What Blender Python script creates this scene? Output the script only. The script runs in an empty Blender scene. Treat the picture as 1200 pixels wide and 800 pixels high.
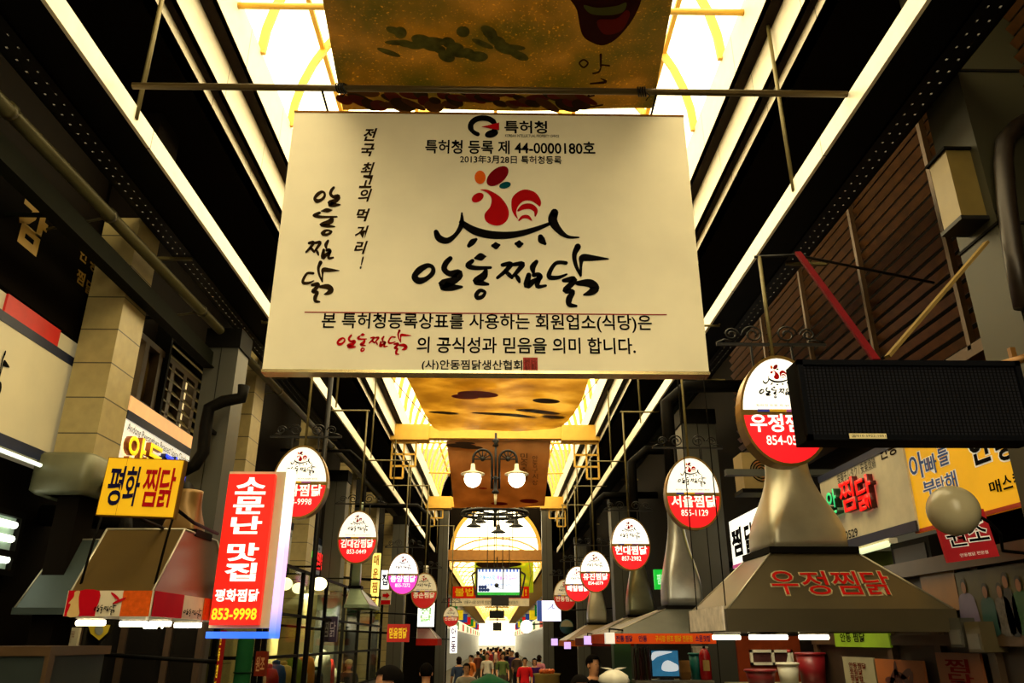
import bpy, bmesh, math, random
from mathutils import Vector, Matrix
from mathutils.geometry import tessellate_polygon
random.seed(7)
SC = bpy.context.scene
COL = SC.collection
R = math.radians

# ------------------------------------------------------------------ camera, world, exposure
FPX, EYE = 894.0, 1.95                      # focal length in pixels of a 1200 wide frame, eye height
PITCH = math.atan(351 / 894)
YAW = math.atan(17 / math.hypot(894, 351))
cam_data = bpy.data.cameras.new('camera')
cam_data.sensor_width = 36.0
cam_data.lens = FPX * 36 / 1200
cam_data.clip_end = 400
cam_data.clip_start = 0.05
cam = bpy.data.objects.new('camera', cam_data)
COL.objects.link(cam)
cam.location = (0, 0, EYE)
cam.rotation_euler = (math.pi / 2 + PITCH, 0, -YAW)
SC.camera = cam

SC.view_settings.view_transform = 'Standard'
SC.view_settings.look = 'None'
SC.view_settings.gamma = 1
SC.view_settings.use_curve_mapping = False
SC.view_settings.exposure = 0.3

world = bpy.data.worlds.new('overcast_sky')
SC.world = world
world.use_nodes = True
bg = world.node_tree.nodes['Background']
bg.inputs[0].default_value = (1.0, 0.85, 0.52, 1)
bg.inputs[1].default_value = 5.0
SC.cycles.max_bounces = 6
SC.cycles.diffuse_bounces = 3
SC.cycles.glossy_bounces = 3
SC.cycles.transmission_bounces = 4
SC.cycles.transparent_max_bounces = 12
SC.cycles.sample_clamp_indirect = 4.0
SC.cycles.caustics_reflective = False
SC.cycles.caustics_refractive = False

XC = -0.1                                   # centre line of the arcade
pl = bpy.data.lights.new('skylight_portal', 'AREA')
pl.shape = 'RECTANGLE'; pl.size = 5.4; pl.size_y = 46
pl.cycles.is_portal = True
po = bpy.data.objects.new('skylight_portal', pl)
COL.objects.link(po); po.location = (XC, 15, EYE + 6.4)

# ------------------------------------------------------------------ pixel helpers: a point of the photo at a known depth
def ray(u, v):
    x, y = (u - 600) / FPX, (400 - v) / FPX
    c, s = math.cos(PITCH), math.sin(PITCH)
    fw, up = c - y * s, y * c + s
    cy, sy = math.cos(YAW), math.sin(YAW)
    return Vector((x * cy + fw * sy, -x * sy + fw * cy, up))
def at(u, v, Y):
    r = ray(u, v); return r * (Y / r.y) + Vector((0, 0, EYE))
def ax(u, v, X):
    r = ray(u, v); return r * (X / r.x) + Vector((0, 0, EYE))

# ------------------------------------------------------------------ materials
def lin(h):
    if isinstance(h, (tuple, list)): return tuple(h[:3])
    h = h.lstrip('#')
    o = []
    for i in (0, 2, 4):
        c = int(h[i:i + 2], 16) / 255
        o.append(c / 12.92 if c <= 0.04045 else ((c + 0.055) / 1.055) ** 2.4)
    return tuple(o)
MATS = {}
def mat(name, col, rough=0.6, metal=0.0, emit=0.0, vary=0.15, scale=6.0, ecol=None, seam=None, bump=0.0):
    if name in MATS: return MATS[name]
    m = bpy.data.materials.new(name); m.use_nodes = True
    nt = m.node_tree; N = nt.nodes; L = nt.links
    b = N['Principled BSDF']
    c = lin(col)
    b.inputs['Roughness'].default_value = rough
    b.inputs['Metallic'].default_value = metal
    if rough >= 0.6: b.inputs['Specular IOR Level'].default_value = 0.04
    tc = N.new('ShaderNodeTexCoord')
    nz = N.new('ShaderNodeTexNoise'); nz.inputs['Scale'].default_value = scale; nz.inputs['Detail'].default_value = 5
    L.new(tc.outputs['Object'], nz.inputs['Vector'])
    mr = N.new('ShaderNodeMapRange')
    mr.inputs[1].default_value = 0.3; mr.inputs[2].default_value = 0.7
    mr.inputs[3].default_value = 1 - vary; mr.inputs[4].default_value = 1 + vary * 0.5
    L.new(nz.outputs[0], mr.inputs[0])
    mx = N.new('ShaderNodeMix'); mx.data_type = 'RGBA'; mx.blend_type = 'MULTIPLY'; mx.inputs[0].default_value = 1
    mx.inputs[6].default_value = (*c, 1)
    L.new(mr.outputs[0], mx.inputs[7])
    out = mx.outputs[2]
    if seam:                                # panel joints every seam metres along the street
        sx = N.new('ShaderNodeSeparateXYZ'); L.new(tc.outputs['Object'], sx.inputs[0])
        md = N.new('ShaderNodeMath'); md.operation = 'PINGPONG'; md.inputs[1].default_value = seam / 2
        L.new(sx.outputs[seam_axis(name)], md.inputs[0])
        gt = N.new('ShaderNodeMath'); gt.operation = 'GREATER_THAN'; gt.inputs[1].default_value = 0.006
        L.new(md.outputs[0], gt.inputs[0])
        m2 = N.new('ShaderNodeMix'); m2.data_type = 'RGBA'
        m2.inputs[6].default_value = (c[0] * .15, c[1] * .15, c[2] * .15, 1)
        L.new(gt.outputs[0], m2.inputs[0]); L.new(out, m2.inputs[7]); out = m2.outputs[2]
    L.new(out, b.inputs['Base Color'])
    if bump:
        bp = N.new('ShaderNodeBump'); bp.inputs['Strength'].default_value = bump; bp.inputs['Distance'].default_value = 0.02
        L.new(nz.outputs[0], bp.inputs['Height']); L.new(bp.outputs[0], b.inputs['Normal'])
    if emit:
        b.inputs['Emission Color'].default_value = (*lin(ecol or col), 1)
        b.inputs['Emission Strength'].default_value = emit
    MATS[name] = m
    return m
def seam_axis(name): return 2 if 'column' in name else 1

cream = mat('aged_cream_panel', '#f0e6c6', 0.5, vary=0.10, scale=1.6)
black_ink = mat('black_ink', '#0c0a08', 0.85, vary=0.05)
brown_ink = mat('faded_brown_ink', '#2a1d0c', 0.85, vary=0.2)
red_ink = mat('red_ink', '#b40d12', 0.85, vary=0.15)
darkred_ink = mat('dark_red_ink', '#7c0a14', 0.85, vary=0.15)
orange_ink = mat('orange_ink', '#e8641a', 0.85, vary=0.1)
teal_ink = mat('teal_ink', '#0d4a52', 0.85, vary=0.1)
steel = mat('worn_steel', '#8c8778', 0.35, 0.85, vary=0.25)
white_steel = mat('white_painted_steel', '#f2ead2', 0.35, vary=0.08, seam=2.7)
cove_white = mat('cove_panel_white', '#e8e0cc', 0.5, vary=0.06, seam=1.35)
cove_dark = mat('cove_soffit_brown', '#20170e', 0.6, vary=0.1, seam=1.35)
ceil_dark = mat('ceiling_panel_dark', '#120c06', 0.75, vary=0.1, seam=2.02)
dark_metal = mat('dark_metal', '#100e0b', 0.6, 0.1, vary=0.2)
black_iron = mat('black_wrought_iron', '#120f0c', 0.5, 0.5, vary=0.2)
pipe_paint = mat('olive_painted_pipe', '#4c4628', 0.38, 0.3, vary=0.2)
tan_pipe = mat('tan_painted_pipe', '#6d6238', 0.45, 0.3, vary=0.25)
yellow_steel = mat('yellow_painted_beam', '#e0b040', 0.5, vary=0.1)
tile_col = mat('column_tile', '#9c8c5c', 0.45, vary=0.15, scale=9, seam=0.335)
grey_col = mat('grey_clad_pillar', '#403f36', 0.5, 0.2, vary=0.12, scale=2)
galv = mat('galvanised_sheet', '#aaa490', 0.32, 0.55, vary=0.2, scale=3)
brown_hood = mat('brown_enamel_hood', '#5c4820', 0.35, 0.45, vary=0.15, scale=2)
olive_hood = mat('olive_enamel_hood', '#504732', 0.4, 0.4, vary=0.15, scale=2)
bluegrey_hood = mat('bluegrey_hood', '#3c4642', 0.45, 0.3, vary=0.15, scale=2)
tube_white = mat('fluorescent_tube', '#fff6dc', 0.4, emit=9.0, ecol='#fff0cc')
pvc = mat('white_plastic', '#d8d2c0', 0.5)
wall_dark = mat('dark_shop_wall', '#100b06', 0.8, vary=0.2, scale=2)
floor_m = mat('grey_paving', '#4f4a40', 0.6, vary=0.2, scale=4)
louver_m = mat('brown_louver', '#5a3818', 0.38, 0.35, vary=0.4, scale=9)
skin_m = mat('skin', '#c08a62', 0.55, vary=0.08)
hair_m = mat('black_hair', '#0d0a08', 0.8, vary=0.2)

def glass(name, tint=(1, 1, 1), a=0.85, rough=0.05):
    m = bpy.data.materials.new(name); m.use_nodes = True
    N, L = m.node_tree.nodes, m.node_tree.links
    N.remove(N['Principled BSDF'])
    t = N.new('ShaderNodeBsdfTransparent'); t.inputs[0].default_value = (*tint, 1)
    g = N.new('ShaderNodeBsdfGlossy'); g.inputs['Roughness'].default_value = rough
    x = N.new('ShaderNodeMixShader'); x.inputs[0].default_value = 1 - a
    L.new(t.outputs[0], x.inputs[1]); L.new(g.outputs[0], x.inputs[2]); L.new(x.outputs[0], N['Material Output'].inputs[0])
    return m
clear_glass = glass('shop_glass', (0.85, 0.9, 0.8), 0.88)
def poly_sheet(name):
    m = bpy.data.materials.new(name); m.use_nodes = True
    N, L = m.node_tree.nodes, m.node_tree.links
    N.remove(N['Principled BSDF'])
    t = N.new('ShaderNodeBsdfTransparent'); t.inputs[0].default_value = (0.97, 0.95, 0.88, 1)
    g = N.new('ShaderNodeBsdfTranslucent'); g.inputs[0].default_value = (0.9, 0.85, 0.7, 1)
    x = N.new('ShaderNodeMixShader'); x.inputs[0].default_value = 0.25
    L.new(t.outputs[0], x.inputs[1]); L.new(g.outputs[0], x.inputs[2]); L.new(x.outputs[0], N['Material Output'].inputs[0])
    return m
glazing_m = poly_sheet('skylight_polycarbonate')

# ------------------------------------------------------------------ objects
def wloc(o):
    v = Vector((0, 0, 0))
    while o is not None:
        v += o.location; o = o.parent
    return v
def tag(o, label=None, cat=None, group=None, kind=None):
    if label: o['label'] = label
    if cat: o['category'] = cat
    if group: o['group'] = group
    if kind: o['kind'] = kind
    return o
def thing(name, label, cat, loc, group=None):
    o = bpy.data.objects.new(name, None); COL.objects.link(o)
    o.location = Vector(loc); o.empty_display_size = 0.1
    return tag(o, label, cat, group)
def link_mesh(name, me, m, parent=None):
    for x in (m if isinstance(m, (list, tuple)) else [m]): me.materials.append(x)
    o = bpy.data.objects.new(name, me); COL.objects.link(o)
    if parent is not None:
        me.transform(Matrix.Translation(-wloc(parent)))
        o.parent = parent
    return o

class MB:
    """collects shapes in world coordinates; build() links them as ONE mesh object"""
    def __init__(s): s.v = []; s.f = []; s.mi = []; s.cur = 0; s.sm = []; s.smooth = False
    def add(s, vs, fs):
        n = len(s.v); s.v += [tuple(p) for p in vs]
        for f in fs:
            s.f.append([n + i for i in f]); s.mi.append(s.cur); s.sm.append(s.smooth)
        return s
    def m(s, i): s.cur = i; return s
    def box(s, lo, hi):
        x0, y0, z0 = lo; x1, y1, z1 = hi
        return s.add([(x0, y0, z0), (x1, y0, z0), (x1, y1, z0), (x0, y1, z0), (x0, y0, z1), (x1, y0, z1), (x1, y1, z1), (x0, y1, z1)],
              [(0, 3, 2, 1), (4, 5, 6, 7), (0, 1, 5, 4), (1, 2, 6, 5), (2, 3, 7, 6), (3, 0, 4, 7)])
    def cbox(s, c, d): return s.box([c[i] - d[i] / 2 for i in range(3)], [c[i] + d[i] / 2 for i in range(3)])
    def bar(s, a, b, w, h=None, up=(0, 0, 1)):
        a, b = Vector(a), Vector(b); h = h or w
        d = (b - a).normalized(); r = d.cross(Vector(up))
        if r.length < 1e-4: r = d.cross(Vector((1, 0, 0)))
        r.normalize(); u = r.cross(d)
        vs = []
        for p in (a, b):
            for sx, sy in ((-1, -1), (1, -1), (1, 1), (-1, 1)): vs.append(p + r * (sx * w / 2) + u * (sy * h / 2))
        return s.add(vs, [(3, 2, 1, 0), (4, 5, 6, 7), (0, 1, 5, 4), (1, 2, 6, 5), (2, 3, 7, 6), (3, 0, 4, 7)])
    def tube(s, pts, r, n=10, closed=False):
        pts = [Vector(p) for p in pts]; rr = r if isinstance(r, (list, tuple)) else [r] * len(pts)
        k = len(pts); vs = []; prev = None
        for i, p in enumerate(pts):
            if closed: d = pts[(i + 1) % k] - pts[i - 1]
            else: d = pts[min(i + 1, k - 1)] - pts[max(i - 1, 0)]
            d.normalize()
            if prev is None:
                a = Vector((0, 0, 1)) if abs(d.z) < 0.9 else Vector((1, 0, 0))
            else: a = prev
            x = (a - d * a.dot(d)); x.normalize(); prev = x; y = d.cross(x)
            for j in range(n):
                t = 2 * math.pi * j / n
                vs.append(p + x * (math.cos(t) * rr[i]) + y * (math.sin(t) * rr[i]))
        fs = []
        for i in range(k if closed else k - 1):
            i2 = (i + 1) % k
            for j in range(n):
                j2 = (j + 1) % n
                fs.append((i * n + j, i * n + j2, i2 * n + j2, i2 * n + j))
        sm = s.smooth; s.smooth = True
        if not closed: fs += [tuple(range(n - 1, -1, -1)), tuple(range((k - 1) * n, k * n))]
        s.add(vs, fs); s.smooth = sm
        return s
    def lathe(s, c, prof, n=20, axis='z'):
        vs = []; fs = []
        c = Vector(c)
        for r, z in prof:
            for j in range(n):
                t = 2 * math.pi * j / n
                p = (math.cos(t) * r, math.sin(t) * r, z)
                if axis == 'y': p = (p[0], p[2], p[1])
                vs.append(c + Vector(p))
        for i in range(len(prof) - 1):
            for j in range(n):
                j2 = (j + 1) % n
                fs.append((i * n + j, i * n + j2, (i + 1) * n + j2, (i + 1) * n + j))
        fs += [tuple(range(n - 1, -1, -1)), tuple(range((len(prof) - 1) * n, len(prof) * n))]
        sm = s.smooth; s.smooth = True; s.add(vs, fs); s.smooth = sm
        return s
    def loft(s, rings, caps=True):
        n = len(rings[0]); vs = [p for r in rings for p in r]; fs = []
        for i in range(len(rings) - 1):
            for j in range(n):
                j2 = (j + 1) % n
                fs.append((i * n + j, i * n + j2, (i + 1) * n + j2, (i + 1) * n + j))
        if caps: fs += [tuple(range(n - 1, -1, -1)), tuple(range((len(rings) - 1) * n, len(rings) * n))]
        return s.add(vs, fs)
    def prism(s, pts, d):
        """closed outline pts pushed along vector d"""
        pts = [Vector(p) for p in pts]; d = Vector(d); n = len(pts)
        tri = tessellate_polygon([pts])
        vs = pts + [p + d for p in pts]
        fs = [tuple(t) for t in tri] + [tuple(n + i for i in reversed(t)) for t in tri]
        fs += [(i, (i + 1) % n, n + (i + 1) % n, n + i) for i in range(n)]
        return s.add(vs, fs)
    def sphere(s, c, r, nu=16, nv=10, sc=(1, 1, 1)):
        prof = []
        c = Vector(c); vs = []; fs = []
        for i in range(nv + 1):
            a = math.pi * i / nv
            for j in range(nu):
                t = 2 * math.pi * j / nu
                vs.append(c + Vector((math.sin(a) * math.cos(t) * r * sc[0], math.sin(a) * math.sin(t) * r * sc[1], math.cos(a) * r * sc[2])))
        for i in range(nv):
            for j in range(nu):
                j2 = (j + 1) % nu
                fs.append((i * nu + j, (i + 1) * nu + j, (i + 1) * nu + j2, i * nu + j2))
        sm = s.smooth; s.smooth = True; s.add(vs, fs); s.smooth = sm
        return s
    def build(s, name, m, parent=None, fix=True):
        me = bpy.data.meshes.new(name)
        me.from_pydata(s.v, [], s.f)
        me.polygons.foreach_set('material_index', s.mi)
        me.polygons.foreach_set('use_smooth', s.sm)
        bm = bmesh.new(); bm.from_mesh(me)
        bmesh.ops.remove_doubles(bm, verts=bm.verts, dist=1e-5)
        if fix: bmesh.ops.recalc_face_normals(bm, faces=bm.faces)
        bm.to_mesh(me); bm.free()
        return link_mesh(name, me, m, parent)
def struct(o): o['kind'] = 'structure'; return o

# ------------------------------------------------------------------ lettering and brush work on a plane (origin, right, up)
class Plane:
    def __init__(s, o, r, u):
        s.o = Vector(o); s.r = Vector(r).normalized(); s.u = Vector(u).normalized(); s.n = s.r.cross(s.u)
    def p(s, x, y, z=0.0): return s.o + s.r * x + s.u * y + s.n * z
TXT = {}
def text(name, body, plane, x0, x1, y0, y1, m, parent, lift=0.004, bold=0.0, deep=0.0, shear=0.0):
    """letters fitted to the box x0..x1, y0..y1 of the plane, standing lift in front of it"""
    cu = bpy.data.curves.new(name, 'FONT'); cu.body = body; cu.size = 1.0; cu.offset = bold; cu.shear = shear
    cu.resolution_u = 3
    ob = bpy.data.objects.new(name, cu)
    me = bpy.data.meshes.new_from_object(ob)
    bpy.data.objects.remove(ob); bpy.data.curves.remove(cu)
    xs = [v.co.x for v in me.vertices]; ys = [v.co.y for v in me.vertices]
    if not xs: return None
    me.materials.clear()
    ax_, bx_, ay_, by_ = min(xs), max(xs), min(ys), max(ys)
    if deep:
        bm = bmesh.new(); bm.from_mesh(me)
        r = bmesh.ops.extrude_face_region(bm, geom=bm.faces[:])
        k = (bx_ - ax_) / max(1e-6, x1 - x0)
        for g in r['geom']:
            if isinstance(g, bmesh.types.BMVert): g.co.z += 1.0
        bmesh.ops.recalc_face_normals(bm, faces=bm.faces)
        for f in bm.faces: f.material_index = 1 if abs(f.normal.z) < .7 else 0
        bm.to_mesh(me); bm.free()
    for v in me.vertices:
        x = x0 + (v.co.x - ax_) / (bx_ - ax_) * (x1 - x0)
        y = y0 + (v.co.y - ay_) / (by_ - ay_) * (y1 - y0)
        v.co = plane.p(x, y, lift + (deep if v.co.z > 0.5 else 0.0))
    return link_mesh(name, me, m, parent)

def spline(pts, closed=False, k=5):
    n = len(pts); out = []
    for i in range(n if closed else n - 1):
        g = lambda j: pts[j % n] if closed else pts[max(0, min(n - 1, j))]
        p0, p1, p2, p3 = g(i - 1), g(i), g(i + 1), g(i + 2)
        for q in range(k):
            t = q / k
            out.append(tuple(0.5 * (2 * b + (c - a) * t + (2 * a - 5 * b + 4 * c - d) * t * t + (3 * b - a - 3 * c + d) * t ** 3) for a, b, c, d in zip(p0, p1, p2, p3)))
    if not closed: out.append(tuple(pts[-1]))
    return out
def stroke(mb, pts, tr, closed=False, k=5, lift=0.004):
    """brush stroke: pts (x, y, width); tr maps x, y, lift to the world"""
    q = spline(pts, closed, k); n = len(q); L = []; Rr = []
    for i in range(n):
        a = q[(i + 1) % n] if closed else q[min(i + 1, n - 1)]
        b = q[i - 1] if closed else q[max(i - 1, 0)]
        dx, dy = a[0] - b[0], a[1] - b[1]; l = math.hypot(dx, dy) or 1
        w = q[i][2] / 2
        L.append((q[i][0] - dy / l * w, q[i][1] + dx / l * w)); Rr.append((q[i][0] + dy / l * w, q[i][1] - dx / l * w))
    vs = [tr(*p, lift) for p in L] + [tr(*p, lift) for p in Rr]
    fs = [(i, (i + 1) % n, n + (i + 1) % n, n + i) for i in range(n if closed else n - 1)]
    mb.add(vs, fs)
    if not closed:
        for e, s_ in ((0, 1), (n - 1, -1)):
            x, y, w = q[e]; c = []
            for j in range(10):
                t = 2 * math.pi * j / 10
                c.append(tr(x + math.cos(t) * w / 2, y + math.sin(t) * w / 2, lift))
            mb.add(c, [tuple(range(10))])
def blob(mb, pts, tr, k=5, lift=0.004):
    q = spline(pts, True, k)
    P = [Vector((x, y, 0)) for x, y in q]
    mb.add([tr(x, y, lift) for x, y in q], [tuple(t) for t in tessellate_polygon([P])])
def oval(cx, cy, a, b, ang, n=14):
    c, s = math.cos(R(ang)), math.sin(R(ang))
    return [(cx + a * math.cos(t) * c - b * math.sin(t) * s, cy + a * math.cos(t) * s + b * math.sin(t) * c) for t in [2 * math.pi * i / n for i in range(n)]]

# the brush-written word and the bird mark of the chicken sellers' association, in one drawing frame (x right, y down)
GLY = {
 'an': [[(75, 622, 22), (66, 604, 18), (92, 574, 22), (130, 553, 16), (156, 562, 13), (156, 590, 16), (128, 616, 16), (95, 628, 22), 'c'],
        [(243, 518, 15), (222, 540, 18), (213, 570, 18), (238, 592, 18), (284, 594, 28), (262, 625, 24), (207, 648, 32), (250, 660, 22), (300, 658, 8)]],
 'dong': [[(366, 516, 8), (394, 510, 24), (418, 508, 5)], [(352, 530, 13), (329, 553, 16), (370, 565, 14), (442, 563, 9)],
          [(418, 580, 14), (406, 606, 24), (368, 630, 20), (400, 640, 16), (430, 645, 8)],
          [(390, 676, 13), (372, 696, 15), (378, 712, 15), (402, 706, 13), (414, 684, 10), 'c']],
 'jjim': [[(500, 550, 12), (541, 545, 16), (520, 575, 14), (476, 613, 10)], [(512, 580, 10), (535, 600, 14), (546, 614, 8)],
          [(556, 548, 12), (600, 545, 16), (577, 578, 14), (546, 612, 9)], [(566, 600, 10), (578, 618, 14), (584, 634, 8)],
          [(668, 534, 13), (650, 560, 19), (652, 584, 12)],
          [(630, 600, 16), (622, 650, 22), (655, 630, 16), (688, 612, 14), (680, 596, 12), (655, 600, 14)], [(682, 610, 18), (672, 655, 14), (714, 652, 8)]],
 'dak': [[(814, 540, 12), (766, 540, 12), (736, 580, 14), (732, 610, 15), (775, 612, 12), (817, 596, 6)],
         [(872, 460, 20), (855, 500, 15), (862, 550, 12), (886, 602, 8)], [(886, 602, 8), (888, 545, 10), (896, 515, 22), (945, 516, 18), (1022, 520, 4)],
         [(802, 627, 12), (850, 622, 22), (840, 645, 18), (810, 675, 18), (848, 682, 14), (830, 715, 20), (830, 745, 16), (864, 752, 8)],
         [(870, 640, 14), (930, 640, 26), (958, 664, 26), (935, 685, 20), (902, 697, 6)]],
}
ROOF = [[(173, 388, 22), (188, 418, 30), (228, 430, 26), (270, 400, 18), (298, 352, 22), (300, 294, 8)],
        [(298, 340, 22), (360, 380, 34), (450, 402, 34), (560, 400, 28), (660, 375, 22), (735, 345, 14)],
        [(757, 292, 34), (748, 330, 40), (775, 375, 30), (820, 410, 16), (877, 414, 6)],
        [(335, 455, 18), (352, 437, 26), (370, 424, 14)], [(452, 455, 14), (468, 455, 32), (484, 452, 12)],
        [(567, 445, 14), (583, 447, 34), (598, 446, 12)], [(688, 412, 24), (694, 428, 32), (710, 445, 14)]]
BIRD = [('r', [(390, 180), (430, 180), (490, 215), (528, 270), (528, 320), (500, 350), (460, 355), (420, 335), (412, 300), (440, 262), (445, 220), (422, 192)]),
        ('r', oval(378, 218, 32, 21, -30)), ('o', oval(390, 118, 27, 33, 0)), ('d', oval(476, 112, 64, 36, -40)), ('t', oval(513, 157, 29, 16, -15)),
        ('r', [(545, 270), (548, 220), (580, 188), (620, 178), (665, 195), (690, 235), (685, 262), (668, 250), (640, 234), (605, 236), (578, 260), (568, 292), (576, 322), (556, 300)])]
TAIL = [[(578, 282, 10), (604, 264, 26), (640, 262, 28), (664, 282, 22), (662, 308, 8)], [(582, 330, 8), (600, 314, 16), (625, 313, 18), (642, 328, 8)]]
def draw_word(parent, tr, m, lift=0.004, k=5, name='brush_lettering', glyphs=('an', 'dong', 'jjim', 'dak')):
    mb = MB()
    for g in glyphs:
        for s in GLY[g]:
            if s[-1] == 'c': stroke(mb, [(x, y, w * 1.5) for x, y, w in s[:-1]], tr, True, k, lift)
            else: stroke(mb, [(x, y, w * 1.6) for x, y, w in s], tr, False, k, lift)
    return mb.build(name, m, parent, fix=False)
def draw_mark(parent, tr, lift=0.004, k=5, roof_m=None):
    mb = MB()
    for i, s in enumerate(ROOF): stroke(mb, [(x, y, w * 1.15) for x, y, w in s], tr, False, k, lift)
    mb.build('roof_emblem', roof_m or black_ink, parent, fix=False)
    mb = MB(); ms = [red_ink, orange_ink, darkred_ink, teal_ink]; ix = {'r': 0, 'o': 1, 'd': 2, 't': 3}
    for c, pts in BIRD: mb.m(ix[c]); blob(mb, pts, tr, k, lift)
    mb.m(0)
    for s in TAIL: stroke(mb, s, tr, False, k, lift)
    mb.build('bird_emblem', ms, parent, fix=False)
# ------------------------------------------------------------------ the setting
YB, YF, YE = -7.0, 38.0, 160.0               # added light-blocking wall behind the camera, end of the tall arcade, end of the street
ZA, ZB, ZC = EYE + 5.22, EYE + 5.46, EYE + 5.87
struct(MB().box((-9, YB - 1, -0.2), (9, YE + 250, 0)).build('floor', floor_m))
for side, s in (('left', -1), ('right', 1)):
    X = lambda d: XC + s * d
    xo = X(5.2)
    b = MB().box((min(X(3.0), xo), YB, ZA), (max(X(3.0), xo), YF, ZA + 0.12)).build('ceiling', ceil_dark); struct(b)
    # stepped light well: fascia, soffit, fascia, soffit, fascia
    for k, (d, z0, z1, d2) in enumerate(((3.0, ZA, ZB, 2.876), (2.876, ZB, ZC, 2.70), (2.70, ZC, ZC + 0.5, None))):
        b = MB().box((min(X(d), X(d + 0.05)), YB, z0), (max(X(d), X(d + 0.05)), YF, z1 + 0.04))
        struct(b.build('trim_%d' % (k + 1 if s < 0 else k + 11), cove_white))
        if d2 is not None:
            b = MB().box((min(X(d - .001), X(d2 + .001)), YB, z1), (max(X(d - .001), X(d2 + .001)), YF, z1 + 0.04))
            struct(b.build('trim_%d' % (k + 5 if s < 0 else k + 15), cove_dark))
    struct(MB().box((min(X(2.75), xo), YB, ZC + 0.5), (max(X(2.75), xo), YF, ZC + 0.62)).build('roof_deck', ceil_dark))
struct(MB().box((-4.45, YB, 0), (-4.25, YF, ZA + 0.8)).build('wall_left', wall_dark))
struct(MB().box((4.05, YB, 0), (4.25, YF, ZA + 0.8)).build('wall_right', wall_dark))
struct(MB().box((-4.4, YB - 0.2, 0), (4.2, YB, 2.6)).box((-4.4, YB - 0.2, 2.6), (-2.3, YB, ZC + 3.5)).box((2.1, YB - 0.2, 2.6), (4.2, YB, ZC + 3.5)).build('wall_back_light_block', wall_dark))  # unseen wall added against flooding light; its gap lights the cream board
# end wall of the tall arcade, around the arch
yw = YF
beam_z = ax(583 + 30, 655, 2).z
beam_z = at(583, 655, yw).z
struct(MB().box((-5.2, yw, 0), (-2.35, yw + 0.3, 11)).build('wall_end', wall_dark))
struct(MB().box((2.15, yw, 0), (5.2, yw + 0.3, 11)).build('wall_end', wall_dark))

# vault of the skylight: sheets on steel arches
def arc_pts(rad, y, n=20, z0=ZC + 0.5, rise=1.0):
    return [(XC + math.cos(math.pi * i / n) * rad, y, z0 + math.sin(math.pi * i / n) * rad * rise) for i in range(n + 1)]
mb = MB(); mb.smooth = True
a, b = arc_pts(2.75, YB), arc_pts(2.75, YF)
mb.add(a + b, [(i, i + 1, 21 + i + 1, 21 + i) for i in range(20)])
vault = struct(mb.build('skylight_vault', glazing_m, fix=False))
for i in range(34):
    y = YB + 0.6 + i * 1.35
    mb = MB(); p = [Vector(q) for q in arc_pts(2.70, y, 24)]
    for q in range(24): mb.bar(p[q], p[q + 1], 0.10, 0.05, up=(0, 1, 0))
    mb.build('arch_rib', yellow_steel, vault)
for t in (0.16, 0.33, 0.5, 0.67, 0.84):
    c, s_ = math.cos(math.pi * t), math.sin(math.pi * t)
    MB().bar((XC + c * 2.72, YB, ZC + .5 + s_ * 2.72), (XC + c * 2.72, YF, ZC + .5 + s_ * 2.72), 0.06, 0.06).build('purlin', yellow_steel, vault)
for y in (6.3, 13.25, 17.4, 25.5, 30.5):
    MB().tube([(XC - 2.7, y, ZC + 0.42), (XC + 2.7, y, ZC + 0.42)], 0.035).build('tie_rod', yellow_steel, vault)

# gable with arched light at the end of the tall arcade
mb = MB(); zb = at(583, 655, YF - 0.2).z; zt = at(583, 645, YF - 0.2).z
mb.box((-2.5, YF - 0.35, zb - 0.05), (2.3, YF + 0.25, zb + 0.42))
struct(mb.build('trim_21', mat('ochre_beam', '#a8722c', 0.5)))
R0 = 2.12
mb = MB(); zarc = zb + 0.42; n = 24
arc = [(XC + math.cos(math.pi * i / n) * R0, zarc + math.sin(math.pi * i / n) * R0 * 1.02) for i in range(n + 1)]
out = [(XC - 3.2, 11), (XC - 3.2, zarc), ] + arc[::-1] + [(XC + 3.2, zarc), (XC + 3.2, 11)]
mb.prism([(x, YF, z) for x, z in out], (0, 0.2, 0))
struct(mb.build('wall_gable', wall_dark))
mb = MB()
for i in range(n): mb.bar((arc[i][0], YF - 0.03, arc[i][1]), (arc[i + 1][0], YF - 0.03, arc[i + 1][1]), 0.16, 0.2, up=(0, 1, 0))
for q in (-0.62, 0, 0.62):
    hgt = math.sqrt(max(0, R0 * R0 - (q * 1.3) ** 2))
    mb.bar((XC + q * 1.3, YF + 0.05, zarc), (XC + q * 1.3, YF + 0.05, zarc + hgt), 0.05)
mb.bar((XC - 2.0, YF + 0.05, zarc + 0.62), (XC + 2.0, YF + 0.05, zarc + 0.62), 0.05)
struct(mb.build('window_1', yellow_steel))

# lower arcade beyond: skylight roof, its yellow light put into the side ceilings' colour
Z2 = at(583, 668, YF + 1).z
for side, s in (('left', -1), ('right', 1)):
    X = lambda d: XC + s * d
    struct(MB().box((min(X(2.25), X(4.6)), YF + .3, Z2), (max(X(2.25), X(4.6)), YE, Z2 + 0.1)).build('ceiling', mat('ceiling_yellow_light', '#b08a3c', .6, seam=1.2)))
    struct(MB().box((min(X(2.25), X(2.32)), YF + .3, Z2 + .0), (max(X(2.25), X(2.32)), YE, Z2 + 0.5)).build('trim_%d' % (23 if s < 0 else 24), yellow_steel))
    struct(MB().box((min(X(3.5), X(3.7)), YF + .3, 0), (max(X(3.5), X(3.7)), YE, Z2 + .1)).build('wall_' + side + '_far', mat('bluegrey_shutters', '#7d8288', 0.5, seam=1.6)))
struct(MB().box((-4.8, YF + .3, Z2 + .1), (XC - 2.33, YF + .42, beam_z + .5)).build('wall_over_left', wall_dark)); struct(MB().box((XC + 2.33, YF + .3, Z2 + .1), (4.6, YF + .42, beam_z + .5)).build('wall_over_right', wall_dark))
mb = MB(); mb.smooth = True
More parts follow.
